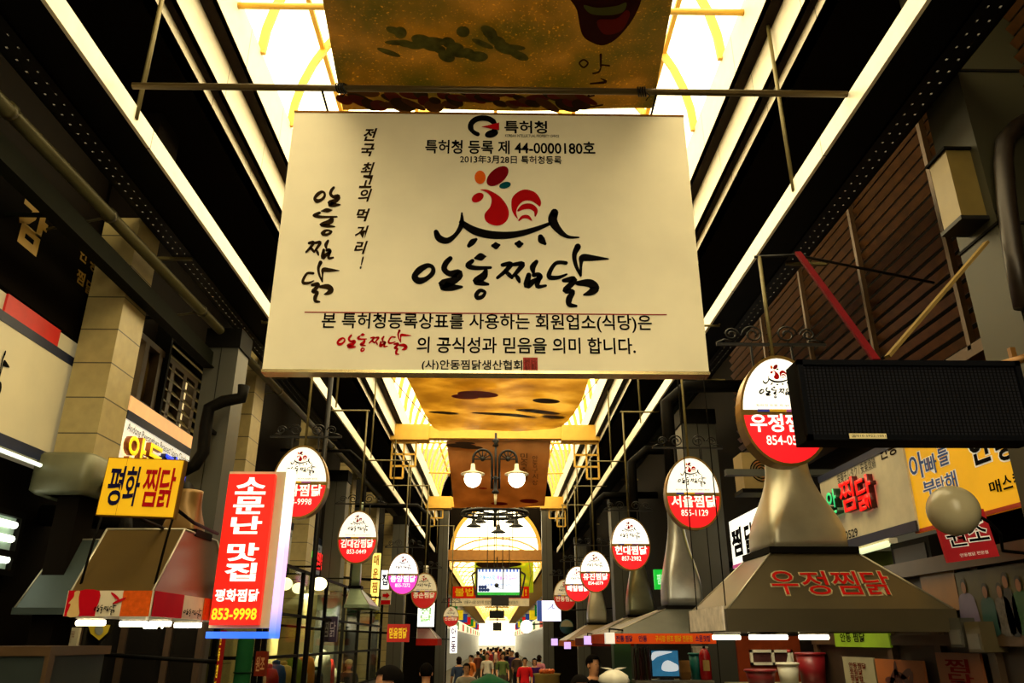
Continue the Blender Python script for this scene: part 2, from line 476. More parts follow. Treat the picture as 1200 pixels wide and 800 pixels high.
f2 = lambda y: [(XC + math.cos(math.pi * i / 12) * 2.3, y, Z2 + 0.5 + math.sin(math.pi * i / 12) * 1.1) for i in range(13)]
mb.add(f2(YF + .3) + f2(YE), [(i, i + 1, 14 + i, 13 + i) for i in range(12)])
v2 = struct(mb.build('skylight_vault', glazing_m, fix=False))
for i in range(40):
    y = YF + 1.5 + i * 3.0
    mb = MB(); p = f2(y)
    for q in range(12): mb.bar(p[q], p[q + 1], 0.09, 0.05, up=(0, 1, 0))
    mb.bar((XC - 2.3, y, Z2 + .45), (XC + 2.3, y, Z2 + .45), 0.06)
    mb.build('arch_rib', yellow_steel, v2)

# cross beams, painted yellow, with stepped fret brackets
for k, (y, vt, vb) in enumerate(((21.5, 500, 517), (33.0, 583, 596))):
    zt, zb_ = at(583, vt, y).z, at(583, vb, y).z
    t = thing('cross_beam', ['yellow painted box beam crossing the light well above the globe chandelier', 'yellow painted box beam crossing the light well above the iron ring lamp'][k], 'beam', (XC, y, zb_), 'yellow cross beams')
    MB().box((XC - 2.0, y - .12, zb_ + .06), (XC + 2.0, y + .18, zt)).build('web', yellow_steel, t)
    for s in (-1, 1):
        MB().box((XC + s * 2.45 - .55, y - .2, zb_), (XC + s * 2.45 + .55, y + .25, zt + .02)).build('end_box', yellow_steel, t)
        mb = MB(); c = 0.34
        for (i, j) in ((0, 0), (1, 0), (0, 1), (0, 2), (1, 1)) if k == 0 else ((0, 0), (1, 0), (0, 1)):
            x0 = XC + s * (2.95 - i * c) ; z0 = zb_ - 0.05 - j * c
            for (p, q) in (((0, 0), (1, 0)), ((1, 0), (1, 1)), ((1, 1), (0, 1)), ((0, 1), (0, 0))):
                mb.bar((x0 - s * p[0] * c, y, z0 - p[1] * c), (x0 - s * q[0] * c, y, z0 - q[1] * c), 0.05, 0.05, up=(0, 1, 0))
        mb.build('fret_bracket', yellow_steel, t)

# ------------------------------------------------------------------ hanging rails with their rods
for s, nm in ((-1, 'long white steel rail hung on rods along the pipe and column side'), (1, 'long white steel rail hung on rods along the louvred wall side')):
    x = XC + s * 2.83; zr = EYE + 3.92
    t = thing('hanging_rail', nm, 'rail', (x, 0, zr), 'white hanging rails')
    MB().box((min(x, x + s * .03), YB + .1, zr - .09), (max(x, x + s * .03), 36.5, zr + .09)).build('face_plate', white_steel, t)
    mb = MB(); mb.box((min(x + s * .03, x + s * .36), YB + .1, zr - .09), (max(x + s * .03, x + s * .36), 36.5, zr - .07))
    mb.box((min(x + s * .34, x + s * .36), YB + .1, zr - .09), (max(x + s * .34, x + s * .36), 36.5, zr + .05))
    mb.build('channel', dark_metal, t)
    for k in range(9):
        y = 5.1 + 4.06 * k if s < 0 else 6.05 + 4.06 * k
        MB().tube([(x + s * .0, y, zr - .02), (x - s * .0, y, ZC + .02)], 0.02, 8).build('rod', tan_pipe, t)
    # perforated cable tray beside it
    t2 = thing('cable_tray', ['perforated black cable tray beside the rail over the tiled column', 'perforated black cable tray beside the rail under the louvres'][s > 0], 'cable tray', (x, 0, zr), 'black cable trays')
    x0 = x + s * .42
    mb = MB()
    for j in range(3):
        mb.box((min(x0 + s * j * .085, x0 + s * (j * .085 + .068)), YB + .1, zr + .0), (max(x0 + s * j * .085, x0 + s * (j * .085 + .068)), 34, zr + .012))
    for j in range(330):
        y = YB + .2 + j * .124
        mb.box((min(x0, x0 + s * .22), y, zr + .002), (max(x0, x0 + s * .22), y + .098, zr + .010))
    for e in (0, .215): mb.box((min(x0 + s * e, x0 + s * (e + .012)), YB + .1, zr), (max(x0 + s * e, x0 + s * (e + .012)), 34, zr + .07))
    mb.build('perforated_tray', black_iron, t2)
    for k in range(8):
        y = 3.45 + k * 4.06
        MB().box((min(x + s * .45, x + s * (.9 if s > 0 else 1.06 if y < 7.6 else 1.3)), y, zr - .03), (max(x + s * .45, x + s * (.9 if s > 0 else 1.06 if y < 7.6 else 1.3)), y + .04, zr + .001)).build('support_arm', tan_pipe, t2)

# ------------------------------------------------------------------ tiled columns and clad pillars
def tile_column(x0, x1, y0, y1, ztop, label, collar=None):
    t = thing('tiled_column', label, 'column', ((x0 + x1) / 2, (y0 + y1) / 2, 0), 'tiled columns')
    if collar:
        MB().box((x0, y0, collar[0]), (x1, y1, ztop)).build('shaft', tile_col, t)
        MB().box((x0 + .08, y0 + .08, 0), (x1 - .08, y1 - .08, collar[0])).build('lower_shaft', wall_dark, t)
    else: MB().box((x0, y0, 0), (x1, y1, ztop)).build('shaft', tile_col, t)
    MB().box((x0 - .005, y0 - .005, ztop), (x1 + .005, y1 + .005, ZA)).build('capital', wall_dark, t)
    if collar:
        za, zb2 = collar
        rings = []
        for z, e in ((za, .05), (za + .03, .09), (zb2 - .03, .09), (zb2, .06)):
            ring = []
            for i in range(24):
                a_ = 2 * math.pi * i / 24; c_, s_ = math.cos(a_), math.sin(a_)
                f = lambda q: math.copysign(abs(q) ** 0.3, q)
                ring.append(((x0 + x1) / 2 - .03 + f(c_) * ((x1 - x0) / 2 + e), (y0 + y1) / 2 + f(s_) * ((y1 - y0) / 2 + e + .02), z))
            rings.append(ring)
        mb = MB(); mb.smooth = True; mb.loft(rings); mb.build('collar', mat('collar_sheet', '#66654a', 0.45, 0.2), t)
    return t
zc0, zc1 = ax(100, 580, -3.6).z, ax(100, 528, -3.6).z
tile_column(-3.95, -3.6, 6.73, 7.19, ax(165, 255, -3.6).z, 'beige tiled column with sheet metal collar above the yellow board', (zc0, zc1))
for k in range(1, 7):
    tile_column(-3.95, -3.6, 6.73 + 4.06 * k, 7.19 + 4.06 * k, 6.1, ['beige tiled column behind the narrow red signboard', 'beige tiled column behind the first white and red egg sign', 'beige tiled column behind the pink egg sign', 'beige tiled column past the pink egg sign, third before the arch',
         'beige tiled column second before the arch', 'beige tiled column last before the arch'][k - 1])
def clad_pillar(x0, x1, y0, y1, z, label, m=None):
    t = thing('clad_pillar', label, 'pillar', ((x0 + x1) / 2, (y0 + y1) / 2, 0), 'grey clad pillars')
    MB().box((x0, y0, 0), (x1, y1, z)).build('cladding', m or grey_col, t)
    MB().box((x0 + (x1 - x0) * .46, y0 - .004, 0), (x0 + (x1 - x0) * .48, y0 + .01, z)).build('seam', dark_metal, t)
    MB().box((x0 - .02, y0 - .02, z), (x1 + .02, y1 + .02, z + .25)).build('cap_ring', dark_metal, t)
    return t
pillar = lambda u0, u1, v, y, z, lab: clad_pillar(at(u0, v, y).x, at(u1, v, y).x, y, y + at(u1, v, y).x - at(u0, v, y).x, z, lab)
pillar(822, 866, 780, 12.2, 5.3, 'grey clad pillar rising behind the lettered brown hood')
pillar(718, 740, 650, 20.5, 5.3, 'grey clad pillar behind the 857 egg sign')
pillar(676, 690, 700, 29.0, 5.3, 'grey clad pillar below the overlapping egg signs')
pillar(455, 472, 720, 24.0, 5.3, 'grey clad pillar behind the pink egg sign')
pillar(512, 523, 700, 35.0, at(517, 598, 35.0).z, 'tall grey pillar beside the end arch, nearer the pink sign row')
pillar(636, 648, 700, 35.0, at(642, 598, 35.0).z, 'tall grey pillar beside the end arch, over the lightbox')
pillar(209, 250, 620, 8.8, 5.3, 'grey clad pillar between the yellow board and the narrow red signboard')
pillar(372, 396, 700, 17.2, 5.3, 'grey clad pillar beside the glass fronted kitchen')

# right upper pillar, louvres
p = thing('clad_pillar', 'tall olive pillar carrying a box lamp in front of the louvres', 'pillar', (3.7, 4.75, 0), 'grey clad pillars')
MB().box((3.4, 4.5, 0), (4.04, 4.95, ZA)).build('cladding', mat('olive_clad', '#2e2b17', 0.5, 0.2, vary=.15, scale=2), p)
for z in (4.6, 5.9): MB().box((3.39, 4.49, z), (4.04, 4.96, z + .02)).build('seam', dark_metal, p)
lv = thing('louvre_wall', 'brown slatted louvre screen high on the wall behind the black screen', 'louvre', (3.9, 5, 4.3))
mb = MB(); z0, z1 = 4.25, EYE + 4.62
k = 0; z = z0
while z < z1:
    mb.add([(3.86, 4.96, z + .062), (3.86, 12.0, z + .062), (3.905, 12.0, z), (3.905, 4.96, z), (3.875, 4.96, z + .070), (3.875, 12.0, z + .070), (3.92, 12.0, z + .007), (3.92, 4.96, z + .007)],
           [(0, 1, 2, 3), (7, 6, 5, 4), (0, 4, 5, 1), (1, 5, 6, 2), (2, 6, 7, 3), (3, 7, 4, 0)])
    z += 0.135
mb.build('slats', louver_m, lv)
for y in (5.7, 7.2, 8.7, 10.2):
    MB().box((3.82, y, z0 - .1), (3.87, y + .05, z1)).build('mullion', mat('brown_frame', '#4a3216', 0.5, .3), lv)
MB().box((3.82, 4.96, z0 - .16), (4.04, 12.0, z0 - .06)).build('bottom_rail', MATS['brown_frame'], lv)
MB().box((3.82, 4.96, z1), (4.04, 12.0, z1 + .08)).build('top_rail', MATS['brown_frame'], lv)
lv2 = thing('louvre_wall', 'short louvre screen at the top edge beside the olive pillar', 'louvre', (3.9, 3.6, 4.8))
mb = MB(); z = 4.9
while z < ZA - .1:
    mb.add([(3.86, 2.5, z + .062), (3.86, 4.5, z + .062), (3.905, 4.5, z), (3.905, 2.5, z), (3.875, 2.5, z + .070), (3.875, 4.5, z + .070), (3.92, 4.5, z + .007), (3.92, 2.5, z + .007)],
           [(0, 1, 2, 3), (7, 6, 5, 4), (0, 4, 5, 1), (1, 5, 6, 2), (2, 6, 7, 3), (3, 7, 4, 0)])
    z += 0.135
mb.build('slats', louver_m, lv2)
MB().box((3.82, 4.1, 4.8), (3.87, 4.15, ZA)).build('mullion', MATS['brown_frame'], lv2)
lv3 = thing('louvre_wall', 'small slatted vent screen above the glass kitchen', 'louvre', (-4.2, 12, 3.8))
mb = MB(); z = 4.0
while z < 5.6:
    mb.add([(-4.1, 8.9, z), (-4.1, 10.6, z), (-4.2, 10.6, z + .11), (-4.2, 8.9, z + .11), (-4.1, 8.9, z - .015), (-4.1, 10.6, z - .015), (-4.2, 10.6, z + .095), (-4.2, 8.9, z + .095)],
           [(0, 1, 2, 3), (7, 6, 5, 4), (0, 4, 5, 1), (1, 5, 6, 2), (2, 6, 7, 3), (3, 7, 4, 0)]); z += .14
mb.build('slats', tan_pipe, lv3)
MB().box((-4.26, 8.85, 3.9), (-4.05, 8.9, 5.7)).build('jamb', dark_metal, lv3)
# ------------------------------------------------------------------ the big patent board
SY = 5.0
sgn = thing('hanging_signboard', 'large cream board with black brush lettering and a red bird mark hung across the passage', 'sign', at(570, 440, SY + .1))
TL, TR, BL, BR = at(345, 132, SY), at(800, 134, SY), at(307, 437, SY), at(832, 438, SY)
xl, xr = (TL.x + BL.x) / 2, (TR.x + BR.x) / 2
zb, zt = (BL.z + BR.z) / 2, (TL.z + TR.z) / 2
MB().box((xl, SY, zb + .02), (xr, SY + .10, zt)).build('panel', cream, sgn)
MB().box((xl - .005, SY - .006, zb), (xr + .005, SY + .105, zb + .022)).build('bottom_trim', mat('brass_edged_steel', '#d8c48c', 0.25, 0.8, vary=.2), sgn)
MB().box((xl - .004, SY - .004, zt - .012), (xr + .004, SY + .104, zt + .006)).build('top_trim', mat('rusty_edge', '#8a5a20', 0.6, .3, vary=.4), sgn)
spl = Plane((0, SY, 0), (1, 0, 0), (0, 0, 1))
def stext(name, body, u0, u1, v0, v1, m=black_ink, bold=0.012, shear=0.0):
    a, b = at(u0, v1, SY), at(u1, v0, SY)
    return text(name, body, spl, a.x, b.x, a.z, b.z, m, sgn, 0.004, bold, shear=shear)
str_ = lambda x, y, l: at(470 + x / 4.211, 180 + y / 4.211, SY) + Vector((0, -l, 0))
draw_mark(sgn, str_)
draw_word(sgn, str_, black_ink)
# red copy of the brush word in the second line, and the column of brush glyphs at the side
gx0, gx1, gy0, gy1 = 58, 1025, 455, 760
draw_word(sgn, lambda x, y, l: at(395 + (x - gx0) / (gx1 - gx0) * 87, 387 + (y - gy0) / (gy1 - gy0) * 29, SY) + Vector((0, -l, 0)), red_ink)
for g, (bx0, bx1, by0, by1), (u0, u1, v0, v1) in (('an', (58, 305, 510, 665), (368, 399, 219, 241)), ('dong', (320, 445, 498, 718), (367, 395, 245, 276)),
                                              ('jjim', (470, 716, 525, 665), (358, 391, 281, 304)), ('dak', (722, 1025, 455, 760), (354, 398, 307, 355))):
    draw_word(sgn, lambda x, y, l: at(u0 + (x - bx0) / (bx1 - bx0) * (u1 - u0), v0 + (y - by0) / (by1 - by0) * (v1 - v0), SY) + Vector((0, -l, 0)), brown_ink, glyphs=(g,))
for ch, u, v in (('전', 434, 158), ('국', 431, 176), ('최', 431, 198), ('고', 429, 213), ('의', 428, 229), ('먹', 425.5, 252), ('거', 424, 272), ('리', 423, 290), ('!', 424, 308)):
    w, h = (2.5, 7.5) if ch == '!' else (8.5, 7.5)
    stext('brush_lettering', ch, u - w, u + w, v - h, v + h, brown_ink, 0.03, 0.25)
# office emblem
mb = MB(); ring = []
for i in range(15):
    a = R(62 - i * 20.5); ring.append((565.5 + math.cos(a) * 13, 147.5 - math.sin(a) * 10.5 + 0, 5 + 2.6 * math.sin(min(1, i / 5) * math.pi / 2)))
ring = [(581, 152, 6), (576, 158, 8), (570, 159.5, 5)]
arcs = []
for i in range(17):
    a = R(-35 + i * 17.5); arcs.append((566 + math.cos(a) * 14.5, 148.5 - math.sin(a) * 10, 6.5 if 3 < i < 14 else 5))
pix = lambda x, y, l: at(x, y, SY) + Vector((0, -l, 0))
stroke(mb, arcs, pix); blob(mb, oval(576, 157, 8, 4.5, -15), pix)
mb.build('office_emblem', black_ink, sgn, fix=False)
mb = MB(); mb.add([pix(564, 149, .006), pix(585, 144, .006), pix(585, 153, .006)], [(0, 1, 2)]); mb.build('emblem_wedge', red_ink, sgn, fix=False)
stext('lettering', '특허청', 591, 641, 142, 156.5, bold=.022)
stext('lettering', 'KOREAN INTELLECTUAL PROPERTY OFFICE', 592, 655, 158.3, 160.8, bold=.01)
stext('lettering', '특허청 등록 제 44-0000180호', 498, 697, 166, 180, bold=.02)
stext('lettering', '2013年3月28日 특허청등록', 539, 658, 183, 191.5, bold=.015)
stext('lettering', '본 특허청등록상표를 사용하는 회원업소(식당)은', 376, 763, 369, 387.5, bold=.015)
stext('lettering', '의 공식성과 믿음을 의미 합니다.', 488, 744, 396, 413.5, bold=.015)
stext('lettering', '(사)안동찜닭생산협회', 494, 612, 422, 435, bold=.015)
a, b = at(357, 365.8, SY), at(781, 365.2, SY)
MB().box((a.x, SY - .004, a.z - .004), (b.x, SY - .002, a.z + .004)).build('red_rule', mat('rule_red', '#a03030'), sgn)
a, b = at(613, 435, SY), at(630, 419, SY)
MB().box((a.x, SY - .004, a.z), (b.x, SY - .002, b.z)).build('seal', mat('seal_red', '#a8403a', vary=.3, scale=60), sgn)
stext('seal_carving', '생산\n협회', 614.5, 628.5, 421, 433.5, cream, 0)

# ------------------------------------------------------------------ cross pipe above it
PY = 4.82
a, b = at(155, 104, PY), at(992, 107, PY)
pz = (a.z + b.z) / 2
pp = thing('cross_pipe', 'thin brown steel pipe spanning between the rails just above the board', 'pipe', ((a.x + b.x) / 2, PY, pz))
MB().tube([(a.x, PY, pz), (b.x, PY, pz)], 0.026, 12).build('tube', mat('brown_pipe', '#5a4a2a', 0.4, .5), pp)
for u in (400, 752):
    c = at(u, 104, PY)
    mb = MB()
    for k in range(4):
        dx = (k - 1.5) * .018
        mb.tube([(c.x + dx + .034 * math.cos(t) * .3, PY + .036 * math.cos(t), pz + .036 * math.sin(t)) for t in [2 * math.pi * i / 12 for i in range(12)]], .006, 5, True)
    mb.tube([(c.x, PY, pz + .03), (c.x + .02, PY + .06, pz + .09)], .006, 5)
    mb.tube([(c.x + .01, PY - .03, pz), (c.x + .05, PY - .04, pz - .07), (c.x + .02, PY - .02, pz - .10)], .005, 5)
    mb.build('wire_tie', black_iron, pp)
for s in (-1, 1):
    x = xl + .25 if s < 0 else xr - .25
    MB().tube([(x, PY + .0, pz - .03), (x, SY + .05, pz - .05), (x, SY + .05, zt - .03)], .010, 6).build('hook', black_iron, sgn)

# ------------------------------------------------------------------ painted cloths under the skylight
def cloth_mat(name, a, b, c_, sp=0.0, tr=0.35, rough=0.5, sc=2.0):
    m = bpy.data.materials.new(name); m.use_nodes = True
    N, L = m.node_tree.nodes, m.node_tree.links
    P = N['Principled BSDF']; P.inputs['Roughness'].default_value = rough
    tc = N.new('ShaderNodeTexCoord'); nz = N.new('ShaderNodeTexNoise'); nz.inputs['Scale'].default_value = sc; nz.inputs['Detail'].default_value = 6
    L.new(tc.outputs['Object'], nz.inputs['Vector'])
    cr = N.new('ShaderNodeValToRGB'); cr.color_ramp.elements[0].position = .35; cr.color_ramp.elements[1].position = .68
    cr.color_ramp.elements[0].color = (*lin(a), 1); cr.color_ramp.elements[1].color = (*lin(b), 1)
    e = cr.color_ramp.elements.new(.52); e.color = (*lin(c_), 1)
    L.new(nz.outputs[0], cr.inputs[0]); out = cr.outputs[0]
    if sp:  # sparkles painted into the cloth colour as bright specks
        n2 = N.new('ShaderNodeTexNoise'); n2.inputs['Scale'].default_value = 55; n2.inputs['Detail'].default_value = 3
        L.new(tc.outputs['Object'], n2.inputs['Vector'])
        r2 = N.new('ShaderNodeMapRange'); r2.inputs[1].default_value = .6; r2.inputs[2].default_value = .75
        L.new(n2.outputs[0], r2.inputs[0])
        mx = N.new('ShaderNodeMix'); mx.data_type = 'RGBA'; mx.inputs[7].default_value = (*lin('#d8a840'), 1)
        L.new(r2.outputs[0], mx.inputs[0]); L.new(out, mx.inputs[6]); out = mx.outputs[2]
    L.new(out, P.inputs['Base Color'])
    T = N.new('ShaderNodeBsdfTranslucent'); L.new(out, T.inputs[0])
    x = N.new('ShaderNodeMixShader'); x.inputs[0].default_value = tr
    L.new(P.outputs[0], x.inputs[1]); L.new(T.outputs[0], x.inputs[2]); L.new(x.outputs[0], N['Material Output'].inputs[0])
    return m
def sheet(edges, th=0.004, nx=16, wav=0.012):
    """edges: list of (left point, right point) along the cloth"""
    mb = MB(); mb.smooth = True; vs = []; k = len(edges)
    for j, (a, b) in enumerate(edges):
        a, b = Vector(a), Vector(b)
        for i in range(nx + 1):
            t = i / nx
            vs.append(a.lerp(b, t) + Vector((0, 0, wav * math.sin(t * 9 + j * .7) + wav * math.sin(t * 3.1 + j * .5))))
    top = [p + Vector((0, 0, th)) for p in vs]; n = len(vs)
    fs = []
    for j in range(k - 1):
        for i in range(nx):
            q = (j * (nx + 1) + i, j * (nx + 1) + i + 1, (j + 1) * (nx + 1) + i + 1, (j + 1) * (nx + 1) + i)
            fs.append(q); fs.append(tuple(n + c for c in reversed(q)))
    mb.add(vs + top, fs)
    return mb
def az(u, v, Z):
    r = ray(u, v); return r * ((Z - EYE) / r.z) + Vector((0, 0, EYE))
CZ = pz + .10
ca = thing('painted_cloth', 'gold painted cloth with a dark red mask, stretched overhead above the cream board', 'banner', (XC, 4.2, CZ))
ed = []
for k in range(9):
    v = -260 + (127 + 260) * k / 8
    ed.append((az(378 + 24 * v / 127, v, CZ + .03 * math.sin(k)), az(788 - 23 * v / 127, v + 2, CZ + .03 * math.sin(k))))
sheet(ed).build('cloth', cloth_mat('gold_cloth', '#6a6428', '#a08244', '#867034', 1, .6), ca)
zpl = lambda x, y, l: az(x, y, CZ - .045 - l * .3)
mb = MB(); mb.m(0)
blob(mb, [(668, -12), (676, 12), (682, 40), (694, 50), (708, 53), (724, 44), (742, 22), (752, -4), (740, -16)], zpl)
mb.m(1); blob(mb, [(684, 6), (700, 9), (722, 7), (734, 3), (730, 14), (712, 18), (692, 16)], zpl, lift=.02)
mb.m(2); blob(mb, [(700, 24), (722, 22), (734, 12), (738, 18), (728, 36), (708, 40)], zpl, lift=.02)
mb.build('mask_print', [mat('mask_maroon', '#2e0806', .6), mat('mask_mouth', '#4a4a20', .6), mat('mask_red', '#5c1008', .6)], ca, fix=False)
mb = MB()
stroke(mb, [(684, 70, 2), (679, 74, 2), (684, 79, 2), (689, 74, 2)], zpl, True)
stroke(mb, [(704, 64, 3), (704, 78, 2)], zpl); stroke(mb, [(704, 76, 2), (714, 77, 2)], zpl)
stroke(mb, [(695, 86, 2), (702, 84, 2), (705, 76, 1)], zpl); stroke(mb, [(692, 98, 2), (710, 96, 3), (704, 92, 1)], zpl)
stroke(mb, [(684, 114, 2), (696, 112, 2)], zpl); stroke(mb, [(690, 110, 2), (690, 124, 2), (706, 123, 2)], zpl)
mb.build('small_lettering', mat('cloth_letter_brown', '#2c1606'), ca, fix=False)
rr = random.Random(3)
for nm, n, u0, du, v0, dv, cols in (('red_print', 46, 402, 290, 107, 18, (0, 1, 2)), ('green_print', 26, 450, 160, 34, 34, (3, 3, 3))):
    mb = MB()
    for i in range(n):
        u = u0 + du * (i + rr.random()) / n; v = v0 + rr.random() * dv
        mb.m(cols[i % 3]); blob(mb, oval(u, v, 7 + rr.random() * 9, 3 + rr.random() * 4, rr.random() * 30), zpl, 3, .0005 * i)
    mb.build(nm, [mat('cloth_red', '#6a2c1a'), mat('cloth_rust', '#64401c'), mat('cloth_dark', '#40300f'), mat('cloth_green', '#5c5a28', .7, vary=.5, scale=12)], ca, fix=False)

cb = thing('painted_cloth', 'glossy gold cloth hanging in a curve just below the cream board', 'banner', (XC, 14, EYE + 4))
pr = [(440, 474, 690.5, 11.6), (455, 482, 686, 12.6), (470, 489, 680, 13.6), (483, 496, 672, 14.6), (494, 503, 664, 15.4), (500, 508, 657, 15.9), (503.5, 515, 649, 16.2)]
sheet([(at(l, v, y), at(r_, v, y)) for v, l, r_, y in [(380, 447, 715, 9.0)] + pr], wav=.02).build('cloth', cloth_mat('glossy_gold_cloth', '#a88a44', '#dcc480', '#c4a658', 0, .75, .22, 1.2), cb)
mb = MB()
bpl = lambda x, y, l: at(x, y, 11.2 + (y - 440) * .085) + Vector((0, 0, -.06))
for u, v, a_, b_ in ((560, 458, 24, 4), (545, 461, 16, 3), (590, 482, 40, 1.6), (630, 478, 26, 2), (640, 466, 16, 3), (520, 480, 18, 1.5), (648, 483, 14, 2)):
    mb = MB(); blob(mb, oval(u, v, a_, b_, 3), bpl, 3); mb.build('painted_print', mat('cloth_bright_red', '#b02a10') if v < 462 else mat('cloth_umber', '#5a3c14'), cb, fix=False)
cc = thing('painted_cloth', 'russet cloth with small dark writing hanging behind the globe chandelier', 'banner', (XC, 21.3, EYE + 4))
sheet([(at(523 + 9.5 * t, 516.5 + 77.5 * t, 21.55 + 2.0 * t * t), at(645.5 - 7.5 * t, 516.5 + 77.5 * t, 21.55 + 2.0 * t * t)) for t in [i / 8 for i in range(9)]], wav=.02).build('cloth', cloth_mat('russet_cloth', '#946a38', '#b48650', '#a47844', 0, .62, .7, 1.5), cc)
def cpl(x, y, l):
    t = (y - 516.5) / 77.5; return at(x, y, 21.55 + 2.0 * t * t - .07)
for u, v, a_, b_ in ((540, 522, 18, 2.5), (552, 524, 14, 2), (545, 519, 12, 1.5)): mb = MB(); blob(mb, oval(u, v, a_, b_, 2), cpl, 3); mb.build('painted_print', mat('cloth_black', '#1c0f06'), cc, fix=False)
for u, v, a_, b_ in ((620, 587, 11, 2.5), (585, 590, 10, 2), (566, 572, 5, 1)): mb = MB(); blob(mb, oval(u, v, a_, b_, 2), cpl, 3); mb.build('painted_print', mat('cloth_crimson', '#8a1c0c'), cc, fix=False)
p3 = Plane(at(600, 550, 21.3), (1, 0, 0), (0, 0, 1))
for i, (ch, u, v, sz) in enumerate([(c, 627, 537 + 7 * j, 3.2) for j, c in enumerate('안동구시장')] + [(c, 614, 535 + 8 * j, 4) for j, c in enumerate('민속축제')]):
    t = (v - 516.5) / 77.5; yy = 21.55 + 2.0 * t * t - .09
    q = Plane((0, yy, 0), (1, 0, 0), (0, 0, 1)); a, b = at(u - sz, v + sz, yy), at(u + sz, v - sz, yy)
    text('writing', ch, q, a.x, b.x, a.z, b.z, MATS['cloth_black'], cc, .02)

for s_, (u, v, y) in ((-1, (508, 500, 15.9)), (1, (657, 500, 15.9))):
    q = at(u, v, y); MB().tube([q, (XC + s_ * 2.72, y + .1, ZC + .05)], .012, 5).build('rope', tan_pipe, cb)
# ------------------------------------------------------------------ globe chandelier
CY = 20.75
glow = mat('lit_globe', '#fff4d8', .3, emit=8.0, ecol='#ffefc8')
top, c0 = at(580.5, 513, CY), at(580.5, 590, CY)
ch = thing('globe_chandelier', 'black iron chandelier with two lit globes in front of the russet cloth', 'chandelier', (c0.x, CY, c0.z))
mb = MB(); mb.tube([(c0.x, CY, c0.z + .35), (c0.x, CY, at(580, 517, 21.5).z + .05)], .035, 10)
mb.lathe((c0.x, CY, top.z - .25), [(.03, 0), (.09, .03), (.05, .1), (.10, .16), (.03, .25)], 14)
mb.lathe((c0.x, CY, c0.z + .25), [(.03, 0), (.11, .04), (.06, .12), (.05, .4), (.1, .45), (.04, .5)], 14)
mb.tube([(c0.x, CY, top.z - .05), (c0.x, CY + .2, top.z + .02), (c0.x, 21.42, at(583, 517, 21.5).z + .09)], .025, 6)
mb.build('stem', black_iron, ch)
MB().tube([(c0.x, CY, c0.z + .28), (c0.x, CY, c0.z - .02)], [.045, .03], 10).build('drop_finial', mat('ivory_drop', '#d8c8a0'), ch)
for s in (-1, 1):
    gx = at(554 if s < 0 else 605.5, 560, CY).x; gz = at(580, 561, CY).z; r = 9.6 / 894 * 21.6
    tz = gz + .55
    xc_ = (gx + c0.x) / 2 + s * .05; ra = abs(gx - xc_)
    mb = MB()
    mb.tube([(gx, CY, gz + r), (gx, CY, tz)] + [(xc_ + s * ra * math.cos(t), CY, tz + ra * math.sin(t)) for t in [math.pi * i / 12 for i in range(1, 13)]] + [(xc_ - s * ra, CY, c0.z + .4)], .035, 8)
    for k in range(1, 6):
        t = math.pi * k / 6; mb.tube([(xc_, CY, tz), (xc_ + ra * math.cos(t), CY, tz + ra * math.sin(t))], .018, 6)
    mb.tube([(xc_ - ra, CY, tz), (xc_ + ra, CY, tz)], .022, 6); mb.sphere((xc_, CY, tz), .07, 10, 6)
    mb.build('arm', black_iron, ch)
    MB().lathe((gx, CY, gz + r * .5), [(r * 1.42, 0), (r * 1.42, .025), (r * .6, .09), (.07, .13), (.05, .3)], 20).build('lamp_shade', mat('cream_enamel', '#e8dab8', .4), ch)
    MB().sphere((gx, CY, gz), r, 20, 12).build('globe', glow, ch)

# iron ring lamp under the second beam
RY = 30.5
c = at(580, 602, RY); rad = 37 / 894 * 31.3
rl = thing('ring_lamp', 'large black iron ring lamp with small shades under the farther beam', 'chandelier', (c.x, RY, c.z))
mb = MB()
mb.tube([(c.x + rad * math.cos(t), RY + rad * math.sin(t), c.z) for t in [2 * math.pi * i / 32 for i in range(32)]], .07, 8, True)
mb.tube([(c.x + rad * .8 * math.cos(t), RY + rad * .8 * math.sin(t), c.z + .1) for t in [2 * math.pi * i / 32 for i in range(32)]], .035, 6, True)
for k in range(8):
    t = math.pi * k / 4; mb.tube([(c.x, RY, c.z), (c.x + rad * math.cos(t), RY + rad * math.sin(t), c.z)], .03, 6)
for k in range(12):
    t = 2 * math.pi * k / 12
    p = Vector((c.x + rad * .9 * math.cos(t), RY + rad * .9 * math.sin(t), c.z + .05))
    mb.tube([p + Vector((.12 * math.cos(q), .0, .12 * math.sin(q))) for q in [2 * math.pi * i / 10 for i in range(10)]], .025, 5, True)
mb.tube([(c.x, RY, c.z - .5), (c.x, RY, c.z + .3)], .06, 8)
mb.build('ring', black_iron, rl)
MB().tube([(c.x, RY, c.z + .2), (c.x, RY, ZC + .42)], .03, 8).build('hanger', black_iron, rl)
for u, v, dy in ((555, 617, -.6), (605, 617, -.6), (584, 624, -.9), (600, 612, .8), (562, 612, .8)):
    q = at(u, v, RY + dy)
    mb = MB(); mb.tube([(c.x + (q.x - c.x) * .45, RY + dy * .45, c.z), (c.x + (q.x - c.x) * .7, RY + dy * .7, c.z + .12), (q.x, RY + dy, c.z - .0), q + Vector((0, 0, .2))], .03, 6)
    mb.lathe(q, [(.29, 0), (.27, .03), (.10, .12), (.06, .3)], 16); mb.build('shade_arm', black_iron, rl)

